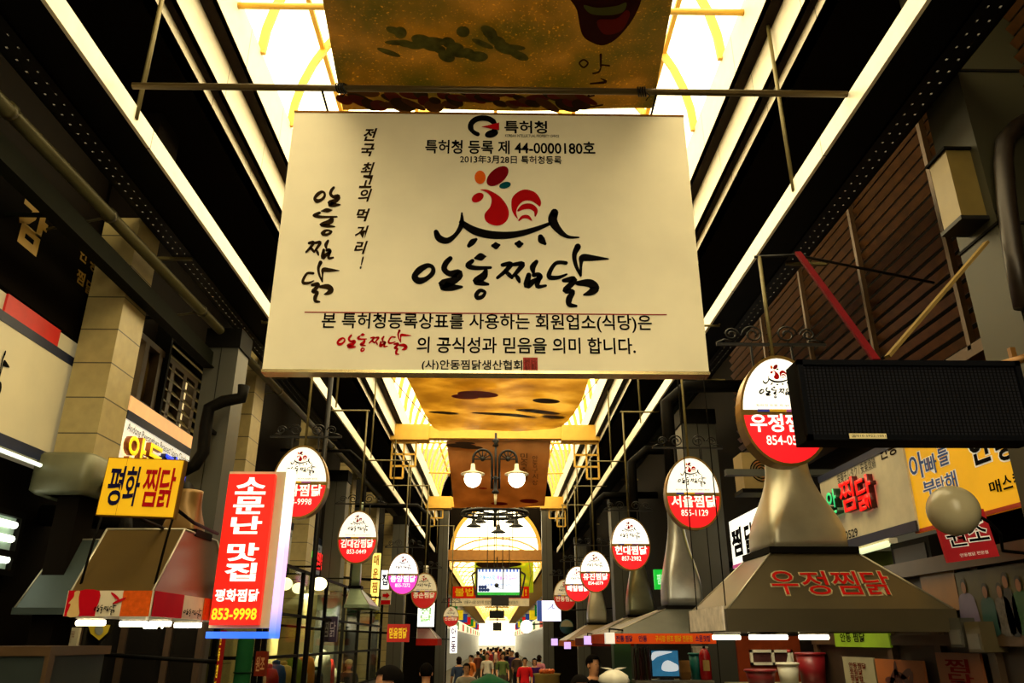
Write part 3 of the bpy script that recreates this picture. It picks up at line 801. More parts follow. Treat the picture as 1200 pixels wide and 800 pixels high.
# screen hung over the passage, red banner behind it
TY = 33.0
a, b = at(559.5, 697, TY), at(608.5, 667, TY)
tv = thing('hanging_screen', 'lit screen with blue and pink writing hung in the middle of the passage', 'screen', ((a.x + b.x) / 2, TY, a.z))
MB().box((a.x - .08, TY, a.z - .1), (b.x + .08, TY + .25, b.z + .08)).build('casing', mat('black_plastic', '#0c0c0d', .4), tv)
scr = mat('screen_white', '#e8f0f8', .3, emit=0.9, ecol='#e6eef8')
MB().box((a.x, TY - .006, a.z), (b.x, TY + .01, b.z)).build('display', scr, tv)
MB().box((a.x, TY - .01, a.z), (b.x, TY - .005, a.z + .11)).build('green_band', mat('screen_green', '#20a830', .3, emit=.6), tv)
tpl = Plane((a.x, TY - .01, a.z), (1, 0, 0), (0, 0, 1)); W, H = b.x - a.x, b.z - a.z
text('lettering', '안동구시장', tpl, .05 * W, .42 * W, .58 * H, .78 * H, mat('screen_blue', '#2898e0', .3, emit=.5), tv, 0.004, .01)
text('lettering', '예술시장 입니다', tpl, .46 * W, .95 * W, .58 * H, .78 * H, mat('screen_pink', '#e040c0', .3, emit=.5), tv, 0.004, .01)
text('lettering', '매일 즐거운 공연이 있어요', tpl, .18 * W, .82 * W, .36 * H, .46 * H, mat('screen_navy', '#3868d8', .3, emit=.4), tv, 0.004, .01)
mb = MB()
for i in range(12): mb.box((a.x + W * (i + .2) / 12, TY - .012, b.z - .1), (a.x + W * (i + .7) / 12, TY - .004, b.z))
mb.build('crenel_border', MATS['screen_navy'], tv)
mb = MB()
for i in range(7): mb.sphere((a.x + .1 + (i % 4) * .11, TY - .012, a.z + .2 + (i // 4) * .12), .07, 10, 6, (1, .2, 1))
mb.build('dot_pattern', mat('screen_darkblue', '#1b3a80', .3, emit=.2), tv)
MB().box((a.x + .33 * W, TY + .0, a.z - .42), (a.x + .75 * W, TY + .25, a.z - .1)).build('speaker_box', MATS['black_plastic'], tv)
for u in (571, 579, 589, 597):
    q = at(u, 668, TY); MB().tube([(q.x, TY + .09, q.z), (q.x, TY + .09, at(583, 590, 33.0).z)], .018, 6).build('hanger_rod', steel, tv)
for s in (-1, 1):
    x = a.x - .05 if s < 0 else b.x + .05
    mb = MB(); mb.bar((x, TY + .1, b.z - .08), (x + s * .2, TY + .1, b.z - .2), .07); mb.bar((x + s * .2, TY + .1, b.z - .2), (x + s * .03, TY + .1, a.z), .07); mb.build('side_bracket', MATS['black_plastic'], tv)
mb = MB(); q = at(582, 686, TY); mb.sphere((q.x, TY - .15, q.z), .09, 10, 8); mb.tube([(q.x, TY - .15, q.z - .05), (q.x + .25, TY - .15, q.z - .16), (q.x + .28, TY - .1, q.z + .65), (q.x + .28, TY + .09, b.z + .12)], .02, 6); mb.build('camera_arm', MATS['black_plastic'], tv)

BY = 37.2
a, b = at(530, 710, BY), at(620, 687, BY); zm = at(575, 701, BY).z
bn = thing('cloth_banner', 'red banner with big yellow letters strung across the passage behind the screen', 'banner', ((a.x + b.x) / 2, BY, a.z))
MB().box((a.x, BY, zm), (b.x, BY + .02, b.z)).build('red_field', mat('banner_red', '#c8240e', .6, emit=.25, ecol='#c8240e') if False else mat('banner_red', '#d8240e', .6), bn)
MB().box((a.x, BY, a.z), (b.x, BY + .02, zm)).build('white_field', mat('banner_white', '#e8dcc0', .6), bn)
bp = Plane((a.x, BY, a.z), (1, 0, 0), (0, 0, 1)); W, H = b.x - a.x, b.z - a.z
text('lettering', '불법모집신고대!', bp, .03 * W, .97 * W, .5 * H, .92 * H, mat('banner_yellow', '#f0c020', .6), bn, .006, .02)
text('small_lettering', '안동구시장 상인회 연합회 중앙신시장 남서상점가', bp, .15 * W, .85 * W, .12 * H, .28 * H, black_ink, bn, .006)
for x in (a.x, b.x):
    s = -1 if x < XC else 1
    MB().tube([(x, BY + .01, b.z), (x + s * .1, BY + .2, b.z + .5), (x, YF - .2, beam_z + .1)], .015, 5).build('rope', tan_pipe, bn)
for (u0, u1, v0, v1, y, lab) in ((573.5, 591, 715, 724, 35.6, 'small black box screen hung below the red banner'), (577.5, 588, 729, 739, 45.4, 'smallest dark box screen hung far along the passage')):
    a, b = at(u0, v1, y), at(u1, v0, y)
    t = thing('hanging_screen', lab, 'screen', ((a.x + b.x) / 2, y, a.z), 'dark hanging screens')
    MB().box((a.x, y, a.z), (b.x, y + .3, b.z)).build('casing', MATS['black_plastic'], t)
    zz = beam_z + .1 if y < YF else Z2 + .45
    MB().tube([((a.x + b.x) / 2, y + .1, b.z), ((a.x + b.x) / 2, y + (.1 if y > YF else 2.1), zz)], .03, 6).build('hanger_rod', dark_metal, t)
    MB().box((a.x - .2, y + .08, b.z + .12), (b.x + .2, y + .12, b.z + .17)).build('cross_bar', dark_metal, t)

gcl = thing('painted_cloth', 'yellow green painted cloth with a dark brush stroke hanging behind the lit screen', 'banner', at(590, 690, 41.0))
sheet([(at(556, 653 + 40 * t, 41 + .4 * t), at(625, 653 + 40 * t, 41 + .4 * t)) for t in [i / 4 for i in range(5)]], wav=.03).build('cloth', cloth_mat('yellowgreen_cloth', '#c8c018', '#e8e048', '#b8d030', 0, .5), gcl)
mb = MB(); blob(mb, [(557, 661), (570, 657), (600, 657), (612, 661), (600, 664), (575, 667)], lambda x, y, l: at(x, y, 40.85), 3); mb.build('brush_print', MATS['cloth_black'], gcl, fix=False)
for u in (557, 624): q = at(u, 653, 41); MB().tube([q + Vector((0, 0, -.1)), (XC + (2.24 if u > 590 else -2.24), 41, Z2 + .3)], .02, 5).build('rope', tan_pipe, gcl)
# ------------------------------------------------------------------ egg shaped restaurant signs
def egg(a, b, n=40, k=.07):
    return [(a * math.sin(t) * (1 - k * math.cos(t)), b * math.cos(t)) for t in [2 * math.pi * i / n for i in range(n)]]
rim_m = mat('brassy_rim', '#9a7a3c', 0.3, .8, vary=.25)
def egg_sign(cx, cy, cz, label, name, phone, lit=1.0, a=.32, b=.425, face=('#f6efdc', '#d8141c'), ink=None, arm=1, ztop=None, pole=True, detail=5, blank=False):
    t = thing('egg_sign', label, 'sign', (cx, cy, cz), 'egg shaped restaurant signs')
    d = .15
    mb = MB(); mb.prism([(cx + x, cy, cz + z) for x, z in egg(a, b)], (0, d, 0)); mb.build('casing', rim_m, t)
    mb = MB(); o, q = egg(a * 1.02, b * 1.02), egg(a * .965, b * .965); n = len(o)
    vs = [(cx + x, cy - .012, cz + z) for x, z in o] + [(cx + x, cy - .012, cz + z) for x, z in q] + [(cx + x, cy + .01, cz + z) for x, z in o] + [(cx + x, cy + .01, cz + z) for x, z in q]
    fs = []
    for i in range(n):
        j = (i + 1) % n
        fs += [(i, j, n + j, n + i), (2 * n + i, 3 * n + i, 3 * n + j, 2 * n + j), (i, 2 * n + i, 2 * n + j, j), (n + i, n + j, 3 * n + j, 3 * n + i)]
    mb.add(vs, fs); mb.build('rim', rim_m, t)
    q = egg(a * .97, b * .97, 60); zs = -.015 * b
    up = [p for p in q if p[1] > zs]; lo = [p for p in q if p[1] <= zs]
    ups = sorted([p for p in up if p[0] >= 0], key=lambda p: p[1]) + sorted([p for p in up if p[0] < 0], key=lambda p: -p[1])
    los = sorted([p for p in lo if p[0] >= 0], key=lambda p: -p[1]) + sorted([p for p in lo if p[0] < 0], key=lambda p: p[1])
    key = '%s_%.2f' % (face[0] + face[1], lit)
    mw = mat('egg_white_' + key, face[0], .35, emit=lit, ecol=face[0], vary=.05); mr_ = mat('egg_red_' + key, face[1], .35, emit=lit * .9, ecol=face[1], vary=.08)
    MB().prism([(cx + x, cy - .004, cz + z) for x, z in ups], (0, .006, 0)).build('upper_face', mw, t)
    MB().prism([(cx + x, cy - .004, cz + z) for x, z in los], (0, .006, 0)).build('lower_face', mr_, t)
    tr = lambda x, y, l: Vector((cx + (x - 530) / 1000 * a * 1.12, cy - .006 - l * .4, cz + b * .84 - (y - 70) / 700 * b * .68))
    if not blank:
        draw_mark(t, tr, .002, 3); draw_word(t, tr, black_ink, .002, 3)
        P = Plane((cx, cy - .005, cz), (1, 0, 0), (0, 0, 1))
        hw = a * .80
        wl = mat('letter_white_%.2f' % lit, '#fff6e8', .5, emit=lit * .9, ecol='#fff4e4')
        text('lettering', name, P, -hw * 1.04, hw * 1.04, -.41 * b, -.08 * b, ink or wl, t, .003, .025)
        if phone: text('phone_lettering', phone, P, -hw * .62, hw * .62, -.64 * b, -.47 * b, ink or wl, t, .003, .008)
        text('small_lettering', '특허청 등록 제 44-0000180호', P, -hw * .8, hw * .8, .05 * b, .10 * b, black_ink, t, .003, 0)
    mb = MB()
    for i, (x0, x1) in enumerate(((-.62, -.34), (-.34, .06), (.06, .40))):
        mb.m(i); mb.box((cx + x0 * a, cy - .009, cz + zs - .012), (cx + x1 * a, cy - .006, cz + zs + .008))
    mb.build('colour_stripe', [mat('stripe_blue', '#3038c0', .5), mat('stripe_yellow', '#e8b820', .5), mat('stripe_violet', '#b060c0', .5)], t)
    if pole:
        # scroll bracket and rod
        zb_ = cz + b + .13; yc = cy + d / 2
        w = a * 1.35
        mb = MB(); mb.bar((cx - w, yc, zb_), (cx + w, yc, zb_), .022, .022)
        for s in (-1, 1):
            mb.bar((cx + s * a * .5, yc, zb_), (cx + s * a * .5, yc, cz + b * .84), .016)
            for (c0, r0, dir_) in ((a * .42, .085, 1), (a * .95, .06, -1)):
                pts = []
                for i in range(22):
                    th = i / 21 * 3.2 * math.pi; rr = r0 * (1 - i / 28)
                    pts.append((cx + s * (c0 + dir_ * rr * math.cos(th)), yc, zb_ + .085 + rr * math.sin(th) * .9))
                mb.tube(pts, .008, 5)
            mb.tube([(cx + s * a * .95, yc, zb_ + .03), (cx + s * a * 1.15, yc, zb_ + .04), (cx + s * w, yc, zb_ + .01)], .008, 5)
        mb.build('scroll_bracket', black_iron, t)
        zt_ = ztop or EYE + 3.80; sx = 1 if cx > 0 else -1
        xr_ = XC + sx * 2.95
        MB().tube([(cx, yc, cz + b - .01), (cx, yc, zt_)], .016, 8).build('rod', tan_pipe, t)
        if ztop: MB().tube([(cx - sx * .04, yc, zt_), (cx + .3, yc, zt_ + .02), (3.87, yc + .5, zt_ + .02)], .012, 8).build('hanger_arm', black_iron, t)
        else: MB().tube([(cx - sx * .04, yc, zt_), (xr_, yc, zt_), (xr_, yc, zt_ + .029)], .016, 8).build('hanger_arm', tan_pipe, t)
    return t
def egg_at(u, v, y, *A, **K):
    p = at(u, v, y); return egg_sign(p.x, y, p.z, *A, **K)
egg_at(918, 480, 5.5, 'lit egg shaped sign reading 854-05 half hidden by the black screen', '우정찜닭', '854-0587', 1.0, ztop=at(902, 296, 5.5).z)
egg_at(812, 577, 9.0, 'lit egg shaped sign with phone number 855-1129', '서울찜닭', '855-1129', .8)
egg_at(739, 637, 13.0, 'lit egg shaped sign with phone number 857-2982', '현대찜닭', '857-2982', 1.2)
egg_at(697.5, 669.5, 17.0, 'lit egg shaped sign with phone number 854-6079, next past the 857 one', '유진찜닭', '854-6079', 1.3)
egg_at(677, 684, 20.0, 'lit egg shaped sign partly covered, between the 854-6079 one and the unlit one', '매일찜닭', '', 1.5)
egg_at(662, 697, 23.0, 'unlit dull red egg shaped sign at the end of its row, over the lightbox', '안동찜닭', '', .05)
egg_at(351.5, 564, 9.0, 'lit egg shaped sign reading 853-9998 partly behind the narrow red signboard', '평화찜닭', '853-9998', .8)
egg_at(419, 629, 13.0, 'lit egg shaped sign with phone number 853-0449 and an arrow', '김대감찜닭', '853-0449', .85)
egg_at(472.5, 672, 17.0, 'lit egg shaped sign with a bright pink lower half', '중앙찜닭', '855-7272', 1.2, face=('#f6efec', '#d838b0'))
egg_at(497, 692, 20.0, 'unlit dull red egg shaped sign behind the pink one', '종손찜닭', '', .05)
p = at(528.5, 722, 27.5)
egg_sign(p.x, 27.5, p.z, 'small faded egg shaped sign farthest along the pink sign row', '신선찜닭', '', .05, a=.26, b=.32)
p = at(419, 650, 13.0)
# ------------------------------------------------------------------ cooking hoods
def hood(name_label, x0, x1, y0, y1, zb, zv, zt, tx0, tx1, ty0, ty1, m, group='restaurant cooking hoods', val=None):
    t = thing('cooking_hood', name_label, 'hood', ((x0 + x1) / 2, (y0 + y1) / 2, zb), group)
    rect = lambda a, b, c, d, z: [(a, c, z), (b, c, z), (b, d, z), (a, d, z)]
    MB().loft([rect(x0, x1, y0, y1, zv), rect(tx0, tx1, ty0, ty1, zt)]).build('canopy', m, t)
    mb = MB(); e = .012
    for lo, hi in (((x0 - e, y0 - e, zb), (x1 + e, y0 + e, zv)), ((x0 - e, y1 - e, zb), (x1 + e, y1 + e, zv)), ((x0 - e, y0, zb), (x0 + e, y1, zv)), ((x1 - e, y0, zb), (x1 + e, y1, zv))): mb.box(lo, hi)
    mb.build('valance', val or m, t)
    mb = MB()
    for a, b in (((x0, y0), (tx0, ty0)), ((x1, y0), (tx1, ty0)), ((x0, y1), (tx0, ty1)), ((x1, y1), (tx1, ty1))): mb.tube([(a[0], a[1], zv), (b[0], b[1], zt)], .008, 5)
    for a, b in (((tx0, ty0), (tx1, ty0)), ((tx1, ty0), (tx1, ty1)), ((tx1, ty1), (tx0, ty1)), ((tx0, ty1), (tx0, ty0))): mb.tube([(a[0], a[1], zt), (b[0], b[1], zt)], .008, 5)
    mb.build('edge_border', galv, t)
    return t
def tube_lamp(t, x0, y0, x1, y1, z):
    a = MB(); a.tube([(x0, y0, z), (x1, y1, z)], .017, 8); l = a.build('fluorescent_tube', tube_white, t)
    MB().bar((x0, y0, z + .045), (x1, y1, z + .045), .05, .04).build('lamp_housing', pvc, l)
def chimney(t, cx, cy, z0, z1, w0, w1, m, zm=None):
    rings = []
    for k in range(13):
        f = k / 12; z = z0 + (z1 - z0) * f
        g = max(0, min(1, (f - .12) / .62)); g = g * g * (3 - 2 * g)
        w = w0 + (w1 - w0) * g; e = .18 + .82 * g
        ring = []
        for i in range(28):
            a = 2 * math.pi * i / 28; c, s = math.cos(a), math.sin(a)
            h = lambda q: math.copysign(abs(q) ** e, q)
            ring.append((cx + h(c) * w / 2, cy + h(s) * w / 2, z))
        rings.append(ring)
    mb = MB(); mb.smooth = True; mb.loft(rings)
    c = mb.build('flue', m, t)
    MB().box((cx - w0 / 2 - .04, cy - w0 / 2 - .04, z0 - .02), (cx + w0 / 2 + .04, cy + w0 / 2 + .04, z0 + .03)).build('flange', dark_metal, t)
    return c
# brown hood with red letters
HX0, HX1 = at(855, 738, 6.0).x, at(1122, 738, 6.0).x
zb, zv = at(990, 740, 6.0).z, at(990, 713, 6.0).z
HY0, HY1 = 6.0, 7.2
TYH = 6.28
p1, p2 = at(905, 645, TYH), at(1000, 645, TYH)
h1 = hood('brown enamel cooking hood with big red lettering on its front slope', HX0, HX1, HY0, HY1, zb, zv, p1.z, p1.x, p2.x, TYH, TYH + p2.x - p1.x, olive_hood)
cx, cy = (p1.x + p2.x) / 2, TYH + (p2.x - p1.x) / 2
zd = at(940, 500, cy).z
fl = chimney(h1, cx, cy, p1.z, zd - .1, (p2.x - p1.x) * .98, .36, galv)
MB().tube([(cx, cy, zd - .12), (cx, cy, zd), (cx + .15, cy, zd + .13), (cx + .35, cy, zd + .15), (4.1, cy, zd + .15)], .17, 14).build('duct', galv, h1)
sl = Vector((0, TYH - HY0, p1.z - zv)).normalized()
hp = Plane(((HX0 + HX1) / 2, HY0, zv), (1, 0, 0), sl); Ls = math.hypot(TYH - HY0, p1.z - zv)
q0, q1 = at(902, 690, 6.15).x - hp.o.x, at(1044, 690, 6.15).x - hp.o.x
cols = '우정찜닭'; wch = (q1 - q0) / 4
for i, c in enumerate(cols):
    x0 = q0 + i * wch * 1.01
    text('lettering_outline', c, hp, x0 - .008, x0 + wch * .9 + .008, Ls * .20, Ls * .64, mat('lettering_edge', '#a89c78', .6), h1, .004, .035)
    text('lettering', c, hp, x0 + .004, x0 + wch * .9 - .004, Ls * .22, Ls * .62, mat('lettering_red', '#a81410', .6), h1, .009, .010)
for (u0, u1, v) in ((835, 867, 743), (878, 910, 744), (888, 922, 740), (936, 970, 740)):
    a, b = at(u0, v, 6.9 if u0 < 870 else 6.5), at(u1, v, 6.9 if u0 < 870 else 6.5)
    tube_lamp(h1, a.x, a.y, b.x, b.y, zb - .035)
mb = MB(); a = at(816, 738, 7.8)
MB().box((HX0 - .03, HY0 + .05, zb + .01), (HX0 - .014, HY1 - .1, zv + .02)).build('cloth_patch', mat('grubby_white_cloth', '#e2d8cc', .8, vary=.25, scale=12), h1)
for y in (6.15, 7.05):
    MB().tube([(HX0 + .03, y, zv + .01), (HX0 + .03, y, 5.78)], .005, 5).build('hanging_chain', dark_metal, h1)
# brown hood on the other side with printed valance
gx = -1.95
Yh = 5.0
q = at(177, 705, Yh); hx1 = q.x; hx0 = at(81, 705, Yh).x
zb2, zv2 = at(177, 722, Yh).z, at(177, 692, Yh).z
tl, tr_ = at(130, 620, Yh + .45), at(222, 618, Yh + .45)
h2 = hood('brown cooking hood with a printed red and white valance under the yellow board', hx0, hx1, Yh, Yh + 1.55, zb2, zv2, tl.z, at(126, 617, Yh + .45).x, at(217, 617, Yh + .45).x, Yh + .45, Yh + 1.1, brown_hood, val=mat('valance_print_cream', '#d8ccb0', .6))
e = .016
W = hx1 - hx0
def front(x0, x1, z0, z1, m, name, pat=None, lift=0):
    return MB().box((hx0 + W * x0, Yh - e - .003 - lift, zb2 + (zv2 - zb2) * z0), (hx0 + W * x1, Yh - e - lift, zb2 + (zv2 - zb2) * z1)).build(name, m, h2)
vred, vor = mat('valance_red', '#b80c1c', .6, vary=.1), mat('valance_orange', '#d85a18', .6, vary=.2, scale=40)
front(-.01, .36, 0, 1, vred, 'red_print'); front(.66, 1.01, 0, 1, vor, 'orange_print')
mb = MB(); yy = Yh - e - .006
fp = lambda x, y, l: Vector((hx0 + W * x, yy - l, zb2 + (zv2 - zb2) * y))
blob(mb, [(.03, .0), (.05, .45), (.02, .5), (.07, .75), (.07, .95), (.13, .98), (.13, .75), (.15, .4), (.17, .02)], fp, 3, .001)
mb.build('figure_print', mat('figure_tan', '#cdaa6e', .6), h2, fix=False)
mb = MB(); blob(mb, [(.12, .98), (.37, .98), (.37, .35), (.30, .08), (.2, .06), (.16, .4)], fp, 3, .0005); mb.build('red_blob_print', vred, h2, fix=False)
draw_word(h2, lambda x, y, l: fp(.34 + (x - gx0) / (gx1 - gx0) * .27, .50 - (y - gy0) / (gy1 - gy0) * .45, .001), black_ink, 0, 3)
mb = MB(); blob(mb, oval(.57, .78, .025, .16, 20, 10), fp, 3, .001); blob(mb, oval(.63, .6, .03, .15, -30, 10), fp, 3, .001); mb.build('bird_print', vred, h2, fix=False)
D = 1.55
def side(y0, y1, z0, z1, m, name): return MB().box((hx1 + e, Yh + D * y0, zb2 + (zv2 - zb2) * z0), (hx1 + e + .004, Yh + D * y1, zb2 + (zv2 - zb2) * z1)).build(name, m, h2)
side(0, .3, 0, 1, vred, 'red_print'); side(.55, 1, 0, 1, vor, 'orange_print')
sp = lambda x, y, l: Vector((hx1 + e + .006 + l, Yh + D * x, zb2 + (zv2 - zb2) * y))
draw_word(h2, lambda x, y, l: sp(.31 + (x - gx0) / (gx1 - gx0) * .22, .50 - (y - gy0) / (gy1 - gy0) * .45, .001), black_ink, 0, 3)
for (u0, u1, v, y) in ((78, 123, 728, 5.1), (141, 172, 730, 5.4), (176, 206, 727, 5.35), (205, 242, 731, 5.9), (150, 168, 740, 6.3), (170, 190, 737, 6.4)):
    a, b = at(u0, v, y), at(u1, v, y); tube_lamp(h2, max(a.x, hx0 + .02), y, min(b.x, hx1 - .0), y, zb2 - .035)
for x in (hx0 + .02, hx1 - .02):
    MB().tube([(x, Yh + .05, zv2), (x + .03, Yh + .05, zv2 + .3), (x + .06, Yh + .06, at(150, 606, Yh).z + .1)], .008, 5).build('hanging_wire', dark_metal, h2)
chimney(h2, hx0 + W * .62, Yh + .80, tl.z, tl.z + .33, .24, .20, mat('tan_duct', '#7a5c2c', .4, .4), None)
MB().tube([(hx0 + W * .62, Yh + .80, tl.z + .31), at(190, 585, Yh + .85), at(182, 577, Yh + .95), at(150, 572, 6.5), at(126, 572, 7.0)], .09, 12).build('duct', dark_metal, h2)
# blue-grey hood beside it
a0, a1 = at(20, 718, 5.6), at(84, 718, 5.6)
zt_ = at(100, 630, 6.0).z
h3 = hood('plain blue grey cooking hood at the edge beside the printed valance', a0.x, at(140, 718, 6.6).x - .75, 6.65, 7.9, at(60, 722, 6.65).z, at(60, 712, 6.65).z, at(100, 630, 7.0).z, at(88, 630, 7.0).x, at(88, 630, 7.0).x + .5, 7.0, 7.5, bluegrey_hood) if False else \
     hood('plain blue grey cooking hood at the edge beside the printed valance', at(20, 718, 6.7).x, at(128, 718, 6.7).x, 6.7 - .05, 7.9, at(60, 720, 6.7).z, at(60, 712, 6.7).z, at(100, 632, 7.0).z, at(76, 632, 7.0).x, at(150, 632, 7.0).x, 7.0, 7.6, bluegrey_hood)
p = h3.location
MB().tube([(at(84, 632, 7.0).x + .3, 7.3, at(100, 632, 7.0).z - .02), (at(84, 632, 7.0).x + .3, 7.3, 3.0), (-4.3, 7.3, 3.05)], .1, 12).build('duct', dark_metal, h3)

# farther hoods along the right hand shops
def far_hood(y, u0, u1, vb, vv, vt, ut0, ut1, label, m, val, dep, fm=galv, lettering=None):
    a, b = at(u0, vb, y), at(u1, vb, y); z1, zt = at(u0, vv, y).z, at(ut0, vt, y + dep * .35).z
    c, d = at(ut0, vt, y + dep * .35), at(ut1, vt, y + dep * .35)
    t = hood(label, a.x, b.x, y, y + dep, a.z, z1, zt, c.x, d.x, y + dep * .35, y + dep * .35 + (d.x - c.x), m, val=val)
    w = (d.x - c.x)
    chimney(t, (c.x + d.x) / 2, y + dep * .35 + w / 2, zt, zt + 1.55, w, w * .45, fm)
    MB().tube([((c.x + d.x) / 2, y + dep * .35 + w / 2, zt + 1.5), ((c.x + d.x) / 2, y + dep * .35 + w / 2, 5.15), ((c.x + d.x) / 2 + (.3 if c.x > 0 else -.3), y + dep * .35 + w / 2, 5.4), (4.05 if c.x > 0 else -4.25, y + dep * .35 + w / 2, 5.42)], w * .2, 10).build('duct', dark_metal, t)
    if lettering:
        P = Plane((a.x, y - .014, a.z), (1, 0, 0), (0, 0, 1)); W_, H_ = b.x - a.x, z1 - a.z
        for i, (s, x0, x1, m_) in enumerate(lettering): text('lettering', s, P, x0 * W_, x1 * W_, .2 * H_, .8 * H_, m_, t, .004, .02)
    return t
orange_val = mat('orange_valance', '#d8481c', .6, emit=.12, ecol='#e85a20')
orange_val = mat('orange_valance_sheet', '#e2501c', .6)
navy = mat('navy_letter', '#241c50', .6); gold = mat('gold_letter', '#e0a818', .6)
fh = far_hood(9.6, 717, 838, 754, 742, 712, 783, 826, 'dark grey cooking hood with an orange lettered valance', mat('slate_hood', '#4a4c44', .45, .3), orange_val, 2.0, mat('silver_flue', '#a8aaa8', .3, .7),
         [('전통', .04, .12, navy), ('찜닭', .13, .20, navy), ('안동', .26, .34, navy), ('구시장 원조 찜닭 전문점', .42, .78, gold), ('소문', .81, .88, navy), ('맛집', .89, .95, navy)])
far_hood(13.5, 690, 742, 757, 747, 722, 738, 768, 'dark cooking hood with a red trimmed edge behind the orange valance', mat('olive_dark_hood', '#4c4630', .45, .3), mat('dark_red_valance', '#5e1810', .6), 2.2, mat('olive_flue', '#7d7f66', .3, .7))
far_hood(18.5, 664, 704, 757, 750, 731, 690, 712, 'distant brown hood with an orange lit edge below the egg signs', mat('brown_dark_hood', '#5c4a2a', .45, .3), mat('orange_edge', '#b0581c', .6), 2.2, galv)
far_hood(20.5, 488, 512, 756, 748, 735, 489, 503, 'small red hood under the pink egg sign row', mat('maroon_hood', '#4a1410', .5), mat('red_valance', '#a01c14', .6), 1.5, galv)
fg = far_hood(14.2, 404, 432, 712, 708, 688, 411, 421, 'pale green galvanised hood inside the glass kitchen below the 853-0449 egg sign', mat('green_galv', '#8a9a80', .35, .6), mat('green_galv', '#8a9a80'), 1.2, mat('green_galv', '#8a9a80'))
# white cube lights hanging along the far hoods
for i, (u0, u1, v0, v1, y) in enumerate(((708, 718, 741, 754, 9.5), (684, 692, 745, 755, 13.4), (661, 668, 752, 760, 18.4), (646, 653, 748, 756, 24.0))):
    a, b = at(u0, v1, y), at(u1, v0, y)
    t = thing('cube_lamp', ['white cloth wrapped cube lamp at the corner of the orange valance', 'lilac cube lamp on the red trimmed hood', 'lilac cube lamp on the orange edged hood', 'farthest lilac cube lamp under the small round sign'][i], 'lamp', ((a.x + b.x) / 2, y, a.z), 'cube lamps')
    MB().cbox(((a.x + b.x) / 2, y - .1, (a.z + b.z) / 2), (b.x - a.x, b.x - a.x, b.z - a.z)).build('shade', mat('cube_white' if i == 0 else 'cube_lilac', '#e0dccf' if i == 0 else '#c9a8e8', .5, emit=.5 if i == 0 else .9), t)
    MB().tube([((a.x + b.x) / 2, y - .1, b.z - .01), ((a.x + b.x) / 2, y - .1, b.z + .04), (b.x + .14, y + .16, b.z + .03), (b.x + .16, y + .18, b.z - .1)], .01, 5).build('cord', dark_metal, t)
# ------------------------------------------------------------------ signs and fittings on the walls
def wplane(X, s): return Plane((X, 0, 0), (0, 1, 0) if s < 0 else (0, -1, 0), (0, 0, 1))
def wall_box(u, v0, v1, X): return ax(u, v1, X).z, ax(u, v0, X).z
WL_ = -4.0
# cream wall sign at the frame's edge
def zx(u, v, X=WL_): return ax(u, v, X).z
ws = thing('wall_sign', 'wide cream wall sign with red and navy bands behind the tiled column', 'sign', (WL_, 5, zx(40, 537)))
y0_, y1_ = 2.8, 7.6
bx = lambda n, a, b, m, ya=y0_, yb=y1_, x=WL_, t=ws, th=.02: MB().box((x - th, ya, a), (x, yb, b)).build(n, m, t)
zt_, zb_t, zbb, zlb, zl0 = zx(40, 366), zx(40, 389), zx(40, 401), zx(40, 524), zx(40, 537)
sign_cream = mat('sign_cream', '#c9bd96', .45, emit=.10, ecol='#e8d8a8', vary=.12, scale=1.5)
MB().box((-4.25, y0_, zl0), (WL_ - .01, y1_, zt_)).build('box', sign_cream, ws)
bx('cream_field', zlb, zbb, sign_cream, x=WL_ + .006)
bx('navy_band', zbb, zb_t, mat('navy_band', '#1a2340', .5), x=WL_ + .012)
ysw = ax(66, 405, WL_).y; ysl = ax(6, 355, WL_).y
bx('red_band', zb_t, zt_, mat('band_red', '#c01814', .45, emit=.12, ecol='#d02010'), ysl, ysw, WL_ + .012)
bx('navy_band', zl0, zlb, MATS['navy_band'], x=WL_ + .012)
MB().tube([(WL_ + .04, y0_, zl0 - .05), (WL_ + .04, 6.6, zl0 - .05)], .018, 8).build('fluorescent_tube', mat('soft_tube', '#e8f0d8', .4, emit=1.2), ws)
P = wplane(WL_ + .008, -1)
ya, yb = ax(-60, 440, WL_).y, ax(7, 440, WL_).y
draw_word(ws, lambda x, y, l: P.p(ya + (x - gx0) / (gx1 - gx0) * (yb - ya), zx(0, 480) + (1 - (y - gy0) / (gy1 - gy0)) * (zx(0, 410) - zx(0, 480)), .004), black_ink)
# dark sign above with gold letters
ds = thing('wall_sign', 'dark brown sign band with gold letters above the cream wall sign', 'sign', (WL_, 5, zt_ + .1))
MB().box((-4.25, y0_, zt_ + .03), (WL_, 7.6, zx(40, 366) + 1.75)).build('board', mat('sign_dark_brown', '#0d0803', .8), ds)
goldl = mat('gold_sign_letter', '#b8923c', .4, .3)
def wtext(t, body, u0, u1, v0, v1, X, m, s=-1, bold=0.0, deep=0.0, name='lettering', lift=.004, shear=0.0):
    P = wplane(X, s); uc, vc = (u0 + u1) / 2, (v0 + v1) / 2
    a, b = ax(u0, vc, X).y, ax(u1, vc, X).y
    if s > 0: a, b = -a, -b
    return text(name, body, P, a, b, ax(uc, v1, X).z, ax(uc, v0, X).z, m, t, lift, bold, deep, shear)
wtext(ds, '감', 18, 56, 232, 297, WL_, goldl, bold=.05)
for ch_, u, v in (('안', 98, 299), ('동', 110, 311), ('찜', 94, 325), ('닭', 105, 338)): wtext(ds, ch_, u - 5.5, u + 5.5, v - 9, v + 9, WL_, goldl, bold=.03)
